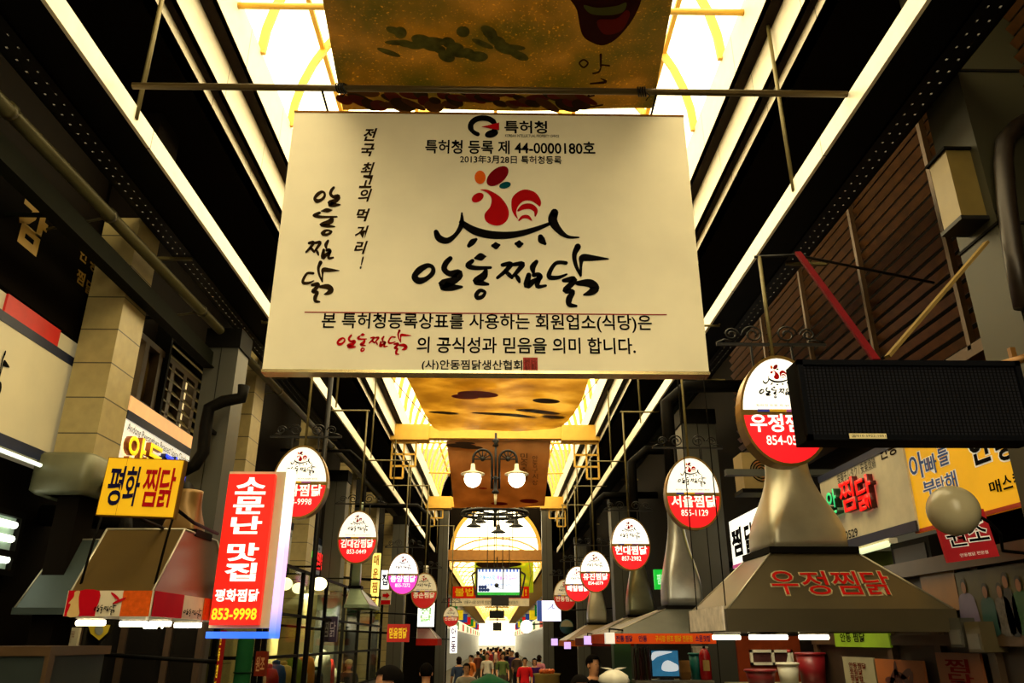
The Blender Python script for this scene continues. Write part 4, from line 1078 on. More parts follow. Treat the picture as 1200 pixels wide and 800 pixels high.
# lit white sign past the column
ls = thing('wall_sign', 'lit white wall sign with an orange top band and foreign script beyond the tiled column', 'sign', (WL_, 9, zx(190, 540)))
ya, yb = ax(146, 500, WL_).y, ax(228, 520, WL_).y
l1, l2, l3, l4, l5 = zx(190, 488), zx(190, 505), zx(190, 515), zx(190, 574), 0
lit_w = mat('lit_sign_white', '#efe9d8', .4, emit=.55, ecol='#f2ead4')
MB().box((-4.25, ya, l4), (WL_ - .005, yb, l1)).build('box', lit_w, ls)
bx('orange_band', l2, l1, mat('lit_orange_band', '#e8b070', .4, emit=.5, ecol='#f0b878'), ya, yb, WL_ + .008, ls)
bx('navy_band', l3, l2, MATS['navy_band'], ya, yb, WL_ + .008, ls)
mid = lambda u, v: zx(u, v)
P = wplane(WL_, -1)
text('lettering', 'Andong Pyeonghwa Braised Spicy Chicken', P, ya + .06, yb - .1, l3 - .14, l3 - .03, mat('print_grey', '#2c2a28'), ls, .004, 0)
text('lettering', '平和チムタク / 安東平和燉鷄', P, ya + .06, yb - .25, l3 - .33, l3 - .17, MATS['print_grey'], ls, .004, .005)
yl = mat('channel_yellow', '#f0c010', .4, emit=.9, ecol='#ffd018'); bl = mat('channel_blue', '#2848e0', .4, emit=.8, ecol='#2a48f0')
yy = ax(143, 530, WL_).y
for i, (c, m_, w) in enumerate((('안', yl, .42), ('동', yl, .42), ('평', bl, .36), ('화', bl, .36))):
    text('channel_letter', c, P, ya + .02 + i * .46, ya + .02 + i * .46 + w, l4 + .02, l4 + .42, [m_, mat('channel_side_orange', '#b05a14', .5)] if i < 2 else [m_, mat('channel_side_blue', '#101c60', .5)], ls, .01, .018, .06)
# window above it
wn = MB(); wy0, wy1 = ya, yb; wz0, wz1 = l1 + .08, l1 + .75
fr = MB()
for k in range(6): y = wy0 + (wy1 - wy0) * k / 5; fr.box((-4.24, y - .05, wz0), (-4.1, y + .05, wz1))
fr.box((-4.24, wy0 - .05, wz1), (-4.1, wy1 + .05, wz1 + .07)); fr.box((-4.24, wy0 - .05, wz0 - .07), (-4.1, wy1 + .05, wz0))
w2 = struct(fr.build('window_2', mat('window_brown', '#3a2a14', .5)))
for k in range(5):
    y = wy0 + (wy1 - wy0) * k / 5
    MB().box((-4.235, y + .05, wz0), (-4.20, y + (wy1 - wy0) / 5 - .05, wz1)).build('pane', mat('pane_lit', '#e8d090', .3, emit=.8, ecol='#ffdf98') if k in (0, 4) else mat('pane_dim', '#5a4520', .2), w2)
# yellow board
YB_ = 4.7
a, b = at(112, 604, YB_), at(212, 538, YB_)
a0, b0 = at(119, 570, YB_), at(208, 570, YB_)
yb_ = thing('hanging_signboard', 'yellow hanging board with navy and red letters above the printed valance hood', 'sign', ((a0.x + b0.x) / 2, YB_, a.z))
bc = (a0.x + b0.x) / 2; bw = (b0.x - a0.x); zlo, zhi = a.z, b.z
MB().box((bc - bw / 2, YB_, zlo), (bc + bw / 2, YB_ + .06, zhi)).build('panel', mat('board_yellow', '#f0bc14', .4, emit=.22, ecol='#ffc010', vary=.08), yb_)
MB().box((bc - bw / 2 - .006, YB_ + .005, zlo - .006), (bc + bw / 2 + .006, YB_ + .055, zhi + .006)).build('edge', mat('rust_edge', '#7a5518', .6), yb_)
P = Plane((bc - bw / 2, YB_, zlo), (1, 0, 0), (0, 0, 1)); hh = zhi - zlo
ny, rd = mat('board_navy', '#15123a', .6), mat('board_red', '#b01018', .6)
for c, x0, m_ in (('평', .07, ny), ('화', .29, ny), ('찜', .53, rd), ('닭', .75, rd)): text('lettering', c, P, x0 * bw, (x0 + .20) * bw, .16 * hh, .86 * hh, m_, yb_, .004, .018)
MB().box((bc - .25 * bw, YB_ - .001, zlo), (bc - .247 * bw, YB_ + .01, zhi)).build('seam', MATS['rust_edge'], yb_)
yb_.rotation_euler = (0, R(2.0), 0)
for x in (bc - bw * .30, bc + bw * .40): MB().tube([(x, YB_ + .05, zlo + .08), (x, YB_ + .45, zlo + .03), (x, Yh + .62, tl.z + .0)], .012, 6).build('support_strut', dark_metal, yb_)
# narrow red signboard with light frame
RY_ = 5.9
c = [at(262, 555, RY_), at(321, 556, RY_), at(252, 732, RY_), at(304, 732, RY_)]
xa = (c[0].x + c[2].x) / 2; xb = (c[1].x + c[3].x) / 2; za, zc_ = c[2].z, c[0].z
rs = thing('hanging_signboard', 'tall narrow red signboard with white letters in a glowing frame', 'sign', ((xa + xb) / 2, RY_, za))
MB().box((xa, RY_, za), (xb, RY_ + .05, zc_)).build('red_panel', mat('panel_red', '#d81c12', .4, emit=.75, ecol='#e8140a'), rs)
def glow_frame():
    m = bpy.data.materials.new('colour_changing_light'); m.use_nodes = True
    N, L = m.node_tree.nodes, m.node_tree.links
    b_ = N['Principled BSDF']; tc = N.new('ShaderNodeTexCoord'); sx = N.new('ShaderNodeSeparateXYZ'); cr = N.new('ShaderNodeValToRGB')
    L.new(tc.outputs['Generated'], sx.inputs[0]); L.new(sx.outputs[2], cr.inputs[0])
    cr.color_ramp.elements[0].color = (.05, .18, 1, 1); cr.color_ramp.elements[0].position = .02
    cr.color_ramp.elements[1].color = (.95, 1, .75, 1)
    for p_, c_ in ((.18, (.6, .45, .95)), (.5, (.95, .5, .9)), (.72, (1, .95, .9))):
        e = cr.color_ramp.elements.new(p_); e.color = (*c_, 1)
    L.new(cr.outputs[0], b_.inputs['Emission Color']); L.new(cr.outputs[0], b_.inputs['Base Color']); b_.inputs['Emission Strength'].default_value = 1.0
    return m
gf = glow_frame()
fx = at(338, 640, RY_ + .3).x
MB().box((xa - .02, RY_ + .06, za - .02), (xb + .07, RY_ + .20, zc_ + .03)).build('cabinet', mat('cabinet_cream', '#cfc8a8', .4, vary=.08), rs)
MB().box((xb + .07, RY_ + .05, za - .09), (xb + .12, RY_ + .16, zc_ + .05)).build('light_strip', gf, rs)
MB().box((xa - .03, RY_ + .05, za - .09), (xb + .07, RY_ + .16, za - .045)).build('light_strip', mat('blue_light_strip', '#2a66ff', .4, emit=1.0), rs)
P = Plane((xa, RY_, za), (1, 0, 0), (0, 0, 1)); w, h = xb - xa, zc_ - za
ww = mat('sign_letter_white', '#fff8ee', .5, emit=.9, ecol='#fff6ea')
for ch_, z0, z1 in (('소', .855, .975), ('문', .72, .84), ('난', .585, .705), ('맛', .405, .525), ('집', .275, .395)): text('lettering', ch_, P, .18 * w, .84 * w, z0 * h, z1 * h, ww, rs, .005, .035)
text('lettering', '평화찜닭', P, .05 * w, .95 * w, .145 * h, .225 * h, ww, rs, .005, .03)
text('phone_lettering', '853-9998', P, .03 * w, .95 * w, .03 * h, .105 * h, mat('sign_letter_yellow', '#ffd020', .5, emit=.7), rs, .005, .03)
for z in (zc_ - .15, za + .3): MB().tube([(xa + .05, RY_ + .2, z), (xa - .1, RY_ + .6, z), (-3.05, 8.82, z)], .014, 6).build('bracket_arm', dark_metal, rs)

# pipes and flat beam along the column side
pipe = thing('long_pipe', 'long olive painted pipe running along in front of the tiled columns', 'pipe', (-3.45, 8, 5.4))
A_, B_ = ax(-30, 88, -3.45), ax(446, 582, -3.45)
MB().tube([A_, B_], .055, 14).build('tube', pipe_paint, pipe)
for t in (.02, .10, .22, .4, .62):
    q = A_.lerp(B_, t); d = (B_ - A_).normalized() * .03
    MB().tube([q - d, q + d], .066, 14).build('coupling', pipe_paint, pipe)
    MB().tube([(q.x, q.y, q.z - .02), (-4.0 if q.y < 7.5 else -4.25, q.y + .05, q.z - .12)], .014, 6).build('wall_bracket', pipe_paint, pipe)
fb = thing('flat_beam', 'flat dark green beam below the long olive pipe', 'beam', (-3.75, 7, 5))
A2, B2 = ax(-30, 146, -3.52), ax(250, 425, -3.52)
MB().bar(A2, B2, .05, .20).build('web', mat('beam_green', '#15160e', .75), fb)
MB().bar(A2 + Vector((.0, 0, -.1)), B2 + Vector((.0, 0, -.1)), .12, .012).build('flange', mat('beam_green', '#15160e'), fb)
for t in (.25, .7): q = A2.lerp(B2, t); MB().bar(q, (-4.25, q.y, q.z), .03).build('wall_bracket', mat('beam_green', '#15160e'), fb)
q = at(241, 500, 8.5)
dp = thing('drain_pipe', 'dark bent drain pipe beside the grey pillar above the narrow red signboard', 'pipe', (-3.3, 8.5, 3))
MB().tube([at(286, 452, 8.5), at(283, 466, 8.5), at(262, 470, 8.5), at(245, 478, 8.5), at(241, 500, 8.5), at(238, 530, 8.5), at(228, 545, 8.5), at(212, 553, 8.5)], .07, 12).build('tube', dark_metal, dp)
MB().bar(q, (q.x, 8.80, q.z), .04).build('clip', dark_metal, dp)

# shop sign and glass kitchen
gs = thing('wall_sign', 'wall sign with green and red glowing letters over the glass kitchen', 'sign', (-3.9, 16, 3))
ya, yb = ax(331, 640, -3.9).y, ax(378, 650, -3.9).y
z1, z0 = ax(352, 618, -3.9).z, ax(352, 677, -3.9).z
MB().box((-4.25, ya, z0), (-3.9, yb, z1)).build('box', mat('sign_grey_white', '#a8a698', .4, emit=.18), gs)
MB().box((-3.91, ya, z0 - .01), (-3.885, yb, z0 + .12)).build('navy_band', MATS['navy_band'], gs)
MB().box((-3.91, ya, z1 - .13), (-3.885, yb, z1)).build('navy_band', MATS['navy_band'], gs)
P = wplane(-3.9, -1); L_ = yb - ya; h = z1 - z0
gm, rm = mat('neon_green', '#20e040', .4, emit=1.1, ecol='#18e838'), mat('neon_red', '#f02020', .4, emit=1.1)
for c, f0, m_ in (('안동', .28, mat('neon_white', '#d8fff0', .4, emit=1.2)), ('중', .44, gm), ('앙', .58, gm), ('찜', .72, rm), ('닭', .86, rm)):
    text('channel_letter', c, P, ya + f0 * L_, ya + (f0 + .12) * L_, z0 + .28 * h, z0 + .66 * h, [m_, mat('channel_side_dark', '#10140c', .5)], gs, .006, .018, .08)
text('lettering', '중앙찜닭 中央チムタク / 安東中央燉鷄', P, ya + .3, yb - .3, z0 + .72 * h, z0 + .80 * h, MATS['print_grey'], gs, .004)

gk = thing('glass_partition', 'tall glass partition of the kitchen beside the passage, framed in dark steel', 'partition', (-3.0, 13, 0))
gy0_, gy1_ = 10.6, 21.0
mb = MB()
zr_ = (0.05, 1.35, 2.55, ax(352, 690, -3.0).z, 3.0)
for y in [gy0_ + k * (gy1_ - gy0_) / 6 for k in range(7)]: mb.box((-3.03, y - .03, 0), (-2.97, y + .03, 2.95))
for z in (1.1, 1.75, 2.3, 2.95): mb.box((-3.025, gy0_, z - .02), (-2.975, gy1_, z + .02))
mb.build('frame', dark_metal, gk)
MB().box((-3.004, gy0_, .05), (-2.996, gy1_, 2.93)).build('pane', clear_glass, gk)
MB().box((-3.02, gy0_, 0), (-2.98, gy1_, 1.08)).build('kick_panel', mat('grey_panel', '#4a483c', .5, .3), gk)
gk2 = thing('glass_partition', 'end glass panel of the kitchen facing the passage entrance, with reflections', 'partition', (-3.5, 10.6, 0))
mb = MB()
for x in (-4.2, -3.6, -3.06): mb.box((x - .03, 10.5, 0), (x + .03, 10.56, 2.9))
for z in (1.1, 1.75, 2.3, 2.88): mb.box((-4.2, 10.505, z - .02), (-3.06, 10.555, z + .02))
mb.build('frame', dark_metal, gk2)
MB().box((-4.2, 10.526, .05), (-3.06, 10.534, 2.86)).build('pane', clear_glass, gk2)
pst = thing('slim_post', 'slim dark steel post rising past the glass kitchen beside the 853-0449 egg sign', 'post', (-2.35, 10, 0))
q = at(372, 640, 10.5); MB().tube([(q.x, 10.4, 0), (q.x, 10.4, 5.78)], .035, 10).build('shaft', black_iron, pst); MB().box((q.x - .08, 10.32, 0), (q.x + .08, 10.48, .02)).build('base_plate', black_iron, pst)
# kitchen interior lamps and kit seen through the glass
for i, (u, v, y) in enumerate(((334, 684, 12.5), (350, 689, 14.5), (374, 684, 12.0), (417, 692, 17.0))):
    q = at(u, v, y)
    t = thing('kitchen_lamp', ['round lit kitchen lamp nearest the narrow red signboard', 'round lit kitchen lamp in the middle of the glass kitchen', 'round lit kitchen lamp at the slim post', 'round lit kitchen lamp by the green galvanised hood'][i], 'lamp', q, 'kitchen lamps')
    MB().sphere(q, .12, 14, 10, (1, 1, .8)).build('globe', mat('warm_globe', '#f4e6b0', .3, emit=2.5, ecol='#ffeab0'), t)
    MB().tube([(q.x, q.y, q.z + .09), (q.x, q.y, q.z + .25), (-4.26, q.y, q.z + .25)], .015, 6).build('arm', dark_metal, t)

# right wall: white chicken sign, yellow banner, lit sign, small red sign
WR = 3.7
rw = thing('wall_sign', 'cream wall sign with big red channel letters below the black screen', 'sign', (WR, 7.6, 2.8))
ya, yb = ax(964, 590, WR).y, ax(1066, 570, WR).y
z1 = (ax(965, 545, WR).z + ax(1063, 520, WR).z) / 2; z0 = (ax(1000, 640, WR).z + ax(1070, 625, WR).z) / 2
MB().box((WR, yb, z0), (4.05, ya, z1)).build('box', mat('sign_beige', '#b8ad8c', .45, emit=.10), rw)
MB().box((WR - .012, yb, z0), (WR + .01, ya, z0 + .09)).build('navy_band', MATS['navy_band'], rw)
MB().box((WR - .012, yb, z1 - .07), (WR + .01, ya, z1)).build('navy_band', MATS['navy_band'], rw)
rl_ = mat('channel_red', '#d01414', .4, emit=.7, ecol='#ff1410')
wtext(rw, '찜', 991, 1009, 560, 600, WR, [rl_, mat('channel_side_red', '#5a0808', .5)], 1, .02, .06, 'channel_letter', .01)
wtext(rw, '닭', 1011, 1030, 556, 598, WR, [rl_, mat('channel_side_red', '#5a0808', .5)], 1, .02, .06, 'channel_letter', .01)
wtext(rw, '안', 978, 990, 573, 603, WR, [mat('channel_green', '#30c070', .4, emit=.7), mat('channel_side_green', '#0c3a20', .5)], 1, .02, .08, 'channel_letter', .01)
wtext(rw, '安東チムタク / 安東燉鷄', 980, 1028, 545, 558, WR, MATS['print_grey'], 1, .0)
wtext(rw, '854-0529', 978, 1006, 622, 632, WR, MATS['print_grey'], 1, .02)
wtext(rw, '안동', 1030, 1052, 518, 536, WR, brown_ink, 1, .02, name='brush_lettering')
yb2 = thing('wall_banner', 'yellow wall banner with blue brush writing beside the round globe lamp', 'banner', (WR, 6, 2.9))
ya, yb = ax(1060, 570, WR).y, ax(1200, 560, WR).y - .25
z1 = ax(1058, 505, WR).z; z0 = (ax(1072, 622, WR).z + ax(1200, 595, WR).z) / 2
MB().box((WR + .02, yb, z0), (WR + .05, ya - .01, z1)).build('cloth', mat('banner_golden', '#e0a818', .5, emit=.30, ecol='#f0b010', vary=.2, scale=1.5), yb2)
MB().box((WR + .05, yb, z0 + .05), (4.06, ya - .01, z1 - .05)).build('backing_frame', dark_metal, yb2)
MB().box((WR + .012, yb, z0), (WR + .055, ya - .01, z0 + .03)).build('lower_hem', mat('hem_red', '#b03010', .5), yb2)
blu, wht = mat('brush_blue', '#1c4a9c', .5), mat('outline_white', '#f4efe0', .5, emit=.15)
X_ = WR + .02
for ch_, u0, u1, v0, v1 in (('아', 1066, 1084, 530, 562), ('빠', 1084, 1099, 532, 556), ('를', 1099, 1112, 520, 546), ('부', 1082, 1098, 562, 580), ('탁', 1098, 1108, 558, 578), ('해', 1108, 1122, 552, 574)):
    wtext(yb2, ch_, u0 - 1, u1 + 1, v0 - 1, v1 + 1, X_, wht, 1, .05, 0, 'lettering_outline', .003); wtext(yb2, ch_, u0, u1, v0, v1, X_, blu, 1, .015, 0, 'brush_lettering', .006)
for ch_, u0, u1, v0, v1 in (('안', 1136, 1162, 505, 544), ('동', 1166, 1190, 503, 540)):
    wtext(yb2, ch_, u0 - 2, u1 + 2, v0 - 2, v1 + 2, X_, wht, 1, .06, 0, 'lettering_outline', .003); wtext(yb2, ch_, u0, u1, v0, v1, X_, black_ink, 1, .03, 0, 'brush_lettering', .006)
for ch_, u0, u1, v0, v1 in (('매', 1160, 1174, 562, 578), ('스', 1175, 1187, 556, 573), ('컴', 1188, 1200, 552, 572)): wtext(yb2, ch_, u0, u1, v0, v1, X_, black_ink, 1, .02, 0, 'brush_lettering', .006)
l9 = thing('wall_sign', 'glowing white and yellow wall sign between the grey pillar and the silver flue', 'sign', (WR, 11.5, 3.2))
ya, yb = ax(856, 630, WR).y, ax(908, 620, WR).y
z1, z0 = ax(880, 598, WR).z, ax(880, 660, WR).z
MB().box((WR, yb, z0), (4.06, ya, z1)).build('box', mat('lit_sign_pale', '#f4f0e0', .4, emit=.95, ecol='#f6f2e0'), l9)
MB().box((WR - .008, yb, z0), (WR + .002, yb + .55, z1)).build('yellow_field', mat('lit_sign_yellow', '#e8d010', .4, emit=.7), l9)
MB().box((WR - .009, yb, z0), (WR + .002, ya, z0 + .05)).build('pink_edge', mat('lit_pink', '#d05080', .4, emit=.5), l9)
wtext(l9, '찜', 858, 870, 618, 652, WR, black_ink, 1, .04); wtext(l9, '닭', 873, 884, 612, 648, WR, black_ink, 1, .04)
for i, (u0, u1, v0, v1, y, col, lab, body, tc_) in enumerate((
    (823, 833, 650, 672, 13.5, '#1430e0', 'small blue glowing wall sign behind the silver flue of the orange valance hood', '안동', '#0a1890'),
    (768, 781, 667, 690, 17.5, '#10b030', 'green glowing letter sign between the two far flues', '찜닭', '#0a5018'))):
    t = thing('wall_sign', lab, 'sign', at(u0, v1, y))
    a, b = at(u0, v1, y), at(u1, v0, y)
    MB().box((a.x, y, a.z), (b.x, y + .12, b.z)).build('box', mat('glow' + col, col, .4, emit=.8), t)
    P = Plane((a.x, y, a.z), (1, 0, 0), (0, 0, 1)); text('lettering', body, P, .05, b.x - a.x - .05, .1, b.z - a.z - .1, mat('glowt' + tc_, '#e8f0ff' if i == 0 else '#c0ffc8', .4, emit=.6), t, .005, .03)
    MB().box((b.x - .03, y + .02, a.z + .1), (4.06, y + .08, a.z + .2)).build('wall_arm', dark_metal, t)
t = thing('hanging_signboard', 'small red sign with white outlined black letters hanging under the yellow banner', 'sign', at(1135, 655, 5.3))
a, b = at(1111, 656, 5.3), at(1160, 600, 5.3)
rp_ = at(1136, 628, 5.3)
MB().box((a.x, 5.3, a.z), (b.x - .0, 5.33, b.z)).build('panel', mat('small_sign_red', '#b01420', .5, emit=.08), t)
P = Plane((a.x, 5.3, a.z), (1, 0, 0), (0, 0, 1)); w, h = b.x - a.x, b.z - a.z
for ch_, x0, x1, y0, y1 in (('원', .1, .46, .30, .74), ('조', .52, .92, .36, .80)):
    text('lettering_outline', ch_, P, (x0 - .02) * w, (x1 + .02) * w, (y0 - .02) * h, (y1 + .02) * h, wht, t, .003, .05); text('lettering', ch_, P, x0 * w, x1 * w, y0 * h, y1 * h, black_ink, t, .006, .01)
text('small_lettering', '안동찜닭 전문점', P, .25 * w, .8 * w, .08 * h, .15 * h, wht, t, .004)
MB().tube([(b.x - .06, 5.33, a.z + .05), (b.x - .03, 5.40, a.z + .03), (3.50, 5.42, ax(1140, 655, 3.5).z)], .012, 6).build('hanger', dark_metal, t)
t.rotation_euler = (0, R(-7), 0)
gl = thing('globe_lamp', 'round unlit cream globe lamp on a thin bent arm in front of the yellow banner', 'lamp', at(1116, 598, 4.4))
q = at(1117, 598, 4.4); r = 27 / 894 * 4.65
MB().sphere(q, r, 28, 18).build('globe', mat('frosted_globe', '#b8ad8c', .25, vary=.05), gl)
MB().tube([q + Vector((r * .9, 0, -.02)), at(1160, 612, 4.4), at(1172, 625, 4.5), at(1175, 645, 4.6), (3.40, 4.72, at(1175, 650, 4.6).z)], .010, 8).build('arm', dark_metal, gl)
# LED screen
ly = 4.0
a, b = at(946, 516, ly), at(1192, 424, ly)
led = thing('led_screen', 'large unlit black dot matrix screen on the louvred side', 'screen', ((a.x + b.x) / 2, ly, a.z))
MB().box((a.x, ly, a.z), (b.x, ly + .16, b.z)).build('casing', mat('led_casing', '#060607', .7, vary=.1), led)
mb = MB(); e = .03
for lo, hi in (((a.x, a.z), (b.x, a.z + e)), ((a.x, b.z - e), (b.x, b.z)), ((a.x, a.z), (a.x + e, b.z)), ((b.x - e, a.z), (b.x, b.z))): mb.box((lo[0], ly - .02, lo[1]), (hi[0], ly + .01, hi[1]))
mb.build('bezel_frame', mat('led_bezel', '#0a0b10', .6), led)
mb = MB(); nx, nz = 56, 22
for i in range(nx):
    for j in range(nz):
        x = a.x + e + (b.x - a.x - 2 * e) * (i + .5) / nx; z = a.z + e + (b.z - a.z - 2 * e) * (j + .5) / nz
        mb.add([(x - .007, ly - .003, z - .007), (x + .007, ly - .003, z - .007), (x + .007, ly - .003, z + .007), (x - .007, ly - .003, z + .007)], [(0, 1, 2, 3)])
tag(mb.build('dot_pattern', mat('led_dot', '#1c1c22', .7), led, fix=False), kind='stuff')
P = Plane((a.x, ly, a.z), (1, 0, 0), (0, 0, 1))
s0 = at(993, 510, ly).x - a.x; s1 = at(1036, 510, ly).x - a.x
MB().box((a.x + s0, ly - .025, a.z + .006), (a.x + s1, ly - .02, a.z + .034)).build('sticker', mat('sticker_pale', '#d8c890', .6, emit=.1), led)
text('sticker_lettering', '☎010-5922-1051', P, s0 + .006, s1 - .006, .012, .029, black_ink, led, .028)
MB().tube([at(1172, 428, ly + .1), at(1240, 408, ly + .1)], .025, 10).build('bracket_tube', mat('copper_brown', '#7a5424', .4, .4), led)
MB().tube([(b.x - .1, ly + .16, b.z - .1), (3.45, 4.55, b.z - .05)], .025, 10).build('bracket_tube', MATS['copper_brown'], led)
q = at(1192, 425, ly + .12); MB().bar((q.x, ly + .14, q.z + .1), (q.x, ly + .14, q.z - .5), .03).build('mount_bar', MATS['copper_brown'], led)
MB().bar(at(935, 296, 5.2), at(1027, 422, 4.2), .045, .02).build('stay', mat('red_stay', '#5a0a10', .8), led)
MB().bar(at(1040, 418, 4.2), at(1156, 284, 4.48), .04, .02).build('stay', mat('tan_stay', '#7a6438', .6), led)
# box lamp on the olive pillar
t = thing('box_lamp', 'tan box shaped lamp fixed to the olive pillar', 'lamp', (3.3, 4.8, 4.8))
c0, c1 = at(1112, 192, 4.75), at(1124, 268, 4.75)
rings = []
zA, zB = c1.z, c0.z; xc_ = (c0.x + c1.x) / 2
mb = MB(); mb.box((3.22, 4.58, zA), (3.40, 4.80, zB)); mb.build('body', mat('lamp_tan', '#6e5c2c', .4, .2), t)
MB().box((3.20, 4.56, zB), (3.40, 4.82, zB + .02)).build('lid', dark_metal, t); MB().box((3.20, 4.56, zA - .03), (3.40, 4.82, zA)).build('grille', black_iron, t)
rp = thing('bent_pipe', 'dark bent pipe hugging the olive pillar at the frame edge', 'pipe', (3.9, 4.3, 5))
MB().tube([at(1205, 140, 4.4), at(1190, 150, 4.4), at(1178, 165, 4.4), at(1176, 190, 4.4), at(1180, 240, 4.4), at(1188, 300, 4.4), at(1200, 360, 4.4)], .06, 12).build('tube', mat('brown_black_pipe', '#241a10', .4, .3), rp)
MB().bar(at(1180, 240, 4.4), at(1180, 240, 4.4) + Vector((0, .10, 0)), .03).build('clip', dark_metal, rp)

ac = thing('air_conditioner', 'tan outdoor air conditioner unit high on the wall behind the 854-05 egg sign', 'air conditioner', at(888, 575, 9.4))
a, b = at(873, 572, 9.4), at(906, 530, 9.4)
MB().box((a.x, 9.4, a.z), (b.x, 9.75, b.z)).build('casing', mat('ac_tan', '#8a7444', .5), ac)
mb = MB(); c_ = at(892, 551, 9.4); rr_ = (b.x - a.x) * .33
for k in range(1, 5): mb.tube([(c_.x + rr_ * k / 4 * math.cos(t), 9.39, c_.z + rr_ * k / 4 * math.sin(t)) for t in [2 * math.pi * i / 18 for i in range(18)]], .008, 5, True)
mb.build('fan_grille', dark_metal, ac)
mb = MB()
for k in range(4):
    t0 = k * math.pi / 2; mb.prism([(c_.x, 9.394, c_.z), (c_.x + rr_ * math.cos(t0), 9.394, c_.z + rr_ * math.sin(t0)), (c_.x + rr_ * math.cos(t0 + .8), 9.394, c_.z + rr_ * math.sin(t0 + .8))], (0, .004, 0))
mb.build('fan_blade', mat('ac_fan_orange', '#b06a20', .5), ac)
MB().box((a.x - .03, 9.4, a.z - .05), (4.05, 9.75, a.z)).build('bracket', dark_metal, ac)
sb = thing('steel_beam', 'short grey steel beam between the grey clad pillar and the silver flue', 'beam', at(878, 553, 8.9))
a, b = at(850, 553, 8.9), at(906, 553, 8.9); MB().bar((a.x, 8.9, a.z), (4.05, 8.9, a.z), .08, .06).build('web', mat('beam_grey', '#4a4c48', .5, .3), sb); MB().bar((a.x, 8.9, a.z - .035), (4.05, 8.9, a.z - .035), .11, .012).build('flange', MATS['beam_grey'], sb)
# ------------------------------------------------------------------ shop fronts at street level
wood = mat('dark_brown_wood', '#2e1f10', .55, vary=.25, scale=5)
def flat_panel(name, label, cat, u0, u1, v0, v1, X, m, group=None, th=.02, name_part='sheet', s=1):
    ya, yb = ax(u0, (v0 + v1) / 2, X).y, ax(u1, (v0 + v1) / 2, X).y
    z1, z0 = ax((u0 + u1) / 2, v0, X).z, ax((u0 + u1) / 2, v1, X).z
    lo, hi = min(ya, yb), max(ya, yb)
    t = thing(name, label, cat, (X, (lo + hi) / 2, z0), group)
    MB().box((min(X, X + s * th), lo, z0), (max(X, X + s * th), hi, z1)).build(name_part, m, t)
    return t, lo, hi, z0, z1
# right hand shop front
FX = 3.5
sf = thing('storefront', 'dark brown wooden shop front behind the lettered hood with framed panes', 'storefront', (FX, 6, 0))
ztb = ax(1140, 655, FX).z
MB().box((FX + .03, 4.98, 0), (FX + .10, 9.0, ztb)).build('boarding', wood, sf)
for y in (4.98, 5.7, 6.4, 7.2, 8.9): MB().box((FX - .02, y, 0), (FX + .04, y + .09, ztb)).build('post', mat('frame_wood', '#3e2b16', .5, vary=.2), sf)
MB().box((FX - .06, 4.98, ztb - .06), (FX + .10, 9.0, ztb + .06)).build('top_beam', MATS['frame_wood'], sf)
MB().box((FX - .03, 4.98, ax(1160, 748, FX).z - .05), (FX + .06, 9.0, ax(1160, 748, FX).z + .03)).build('mid_beam', MATS['frame_wood'], sf)
t, lo, hi, z0, z1 = flat_panel('photo_poster', 'large poster of a group of standing people beside the lettered hood', 'poster', 1124, 1210, 664, 742, FX - .03, mat('poster_dark_olive', '#3a3416', .5, vary=.3))
PP = Plane((FX - .03, hi, z0), (0, -1, 0), (0, 0, 1)); L_, H_ = hi - lo, z1 - z0
skin_p, dk = mat('print_skin', '#6a4228', .5), mat('print_black', '#0f0c0a', .5)
def pfig(x, hgt, w, top, nm):
    tr = lambda a, b, l: PP.p(a, b, .003 + l)
    mb = MB(); blob(mb, [(x - w, 0), (x - w, hgt * .55), (x - w * .7, hgt * .72), (x, hgt * .76), (x + w * .7, hgt * .72), (x + w, hgt * .55), (x + w, 0)], tr, 3, .0); mb.build('figure_print', top, t, fix=False)
    mb = MB(); blob(mb, oval(x, hgt * .90, H_ * .085, H_ * .115, 0, 12), tr, 3, .002); mb.build('hair_print', dk, t, fix=False)
    mb = MB(); blob(mb, oval(x, hgt * .86, H_ * .065, H_ * .095, 0, 12), tr, 3, .004); mb.build('face_print', skin_p, t, fix=False)
pfig(L_ * .12, H_ * .86, L_ * .13, mat('print_lilac', '#5a5068', .5), 0)
pfig(L_ * .42, H_ * .74, L_ * .10, mat('print_teal', '#123834', .5), 1)
pfig(L_ * .62, H_ * .72, L_ * .10, mat('print_stripe', '#4a4440', .5, vary=.6, scale=40), 2)
pfig(L_ * .72, H_ * .88, L_ * .07, dk, 3)
pfig(L_ * .88, H_ * .80, L_ * .13, mat('print_green', '#143a18', .5), 4)
flat_panel('wall_panel', 'plain orange brown poster at the edge of the group poster', 'poster', 1081, 1123, 670, 716, FX - .03, mat('poster_orange_brown', '#7a5222', .5, vary=.15))
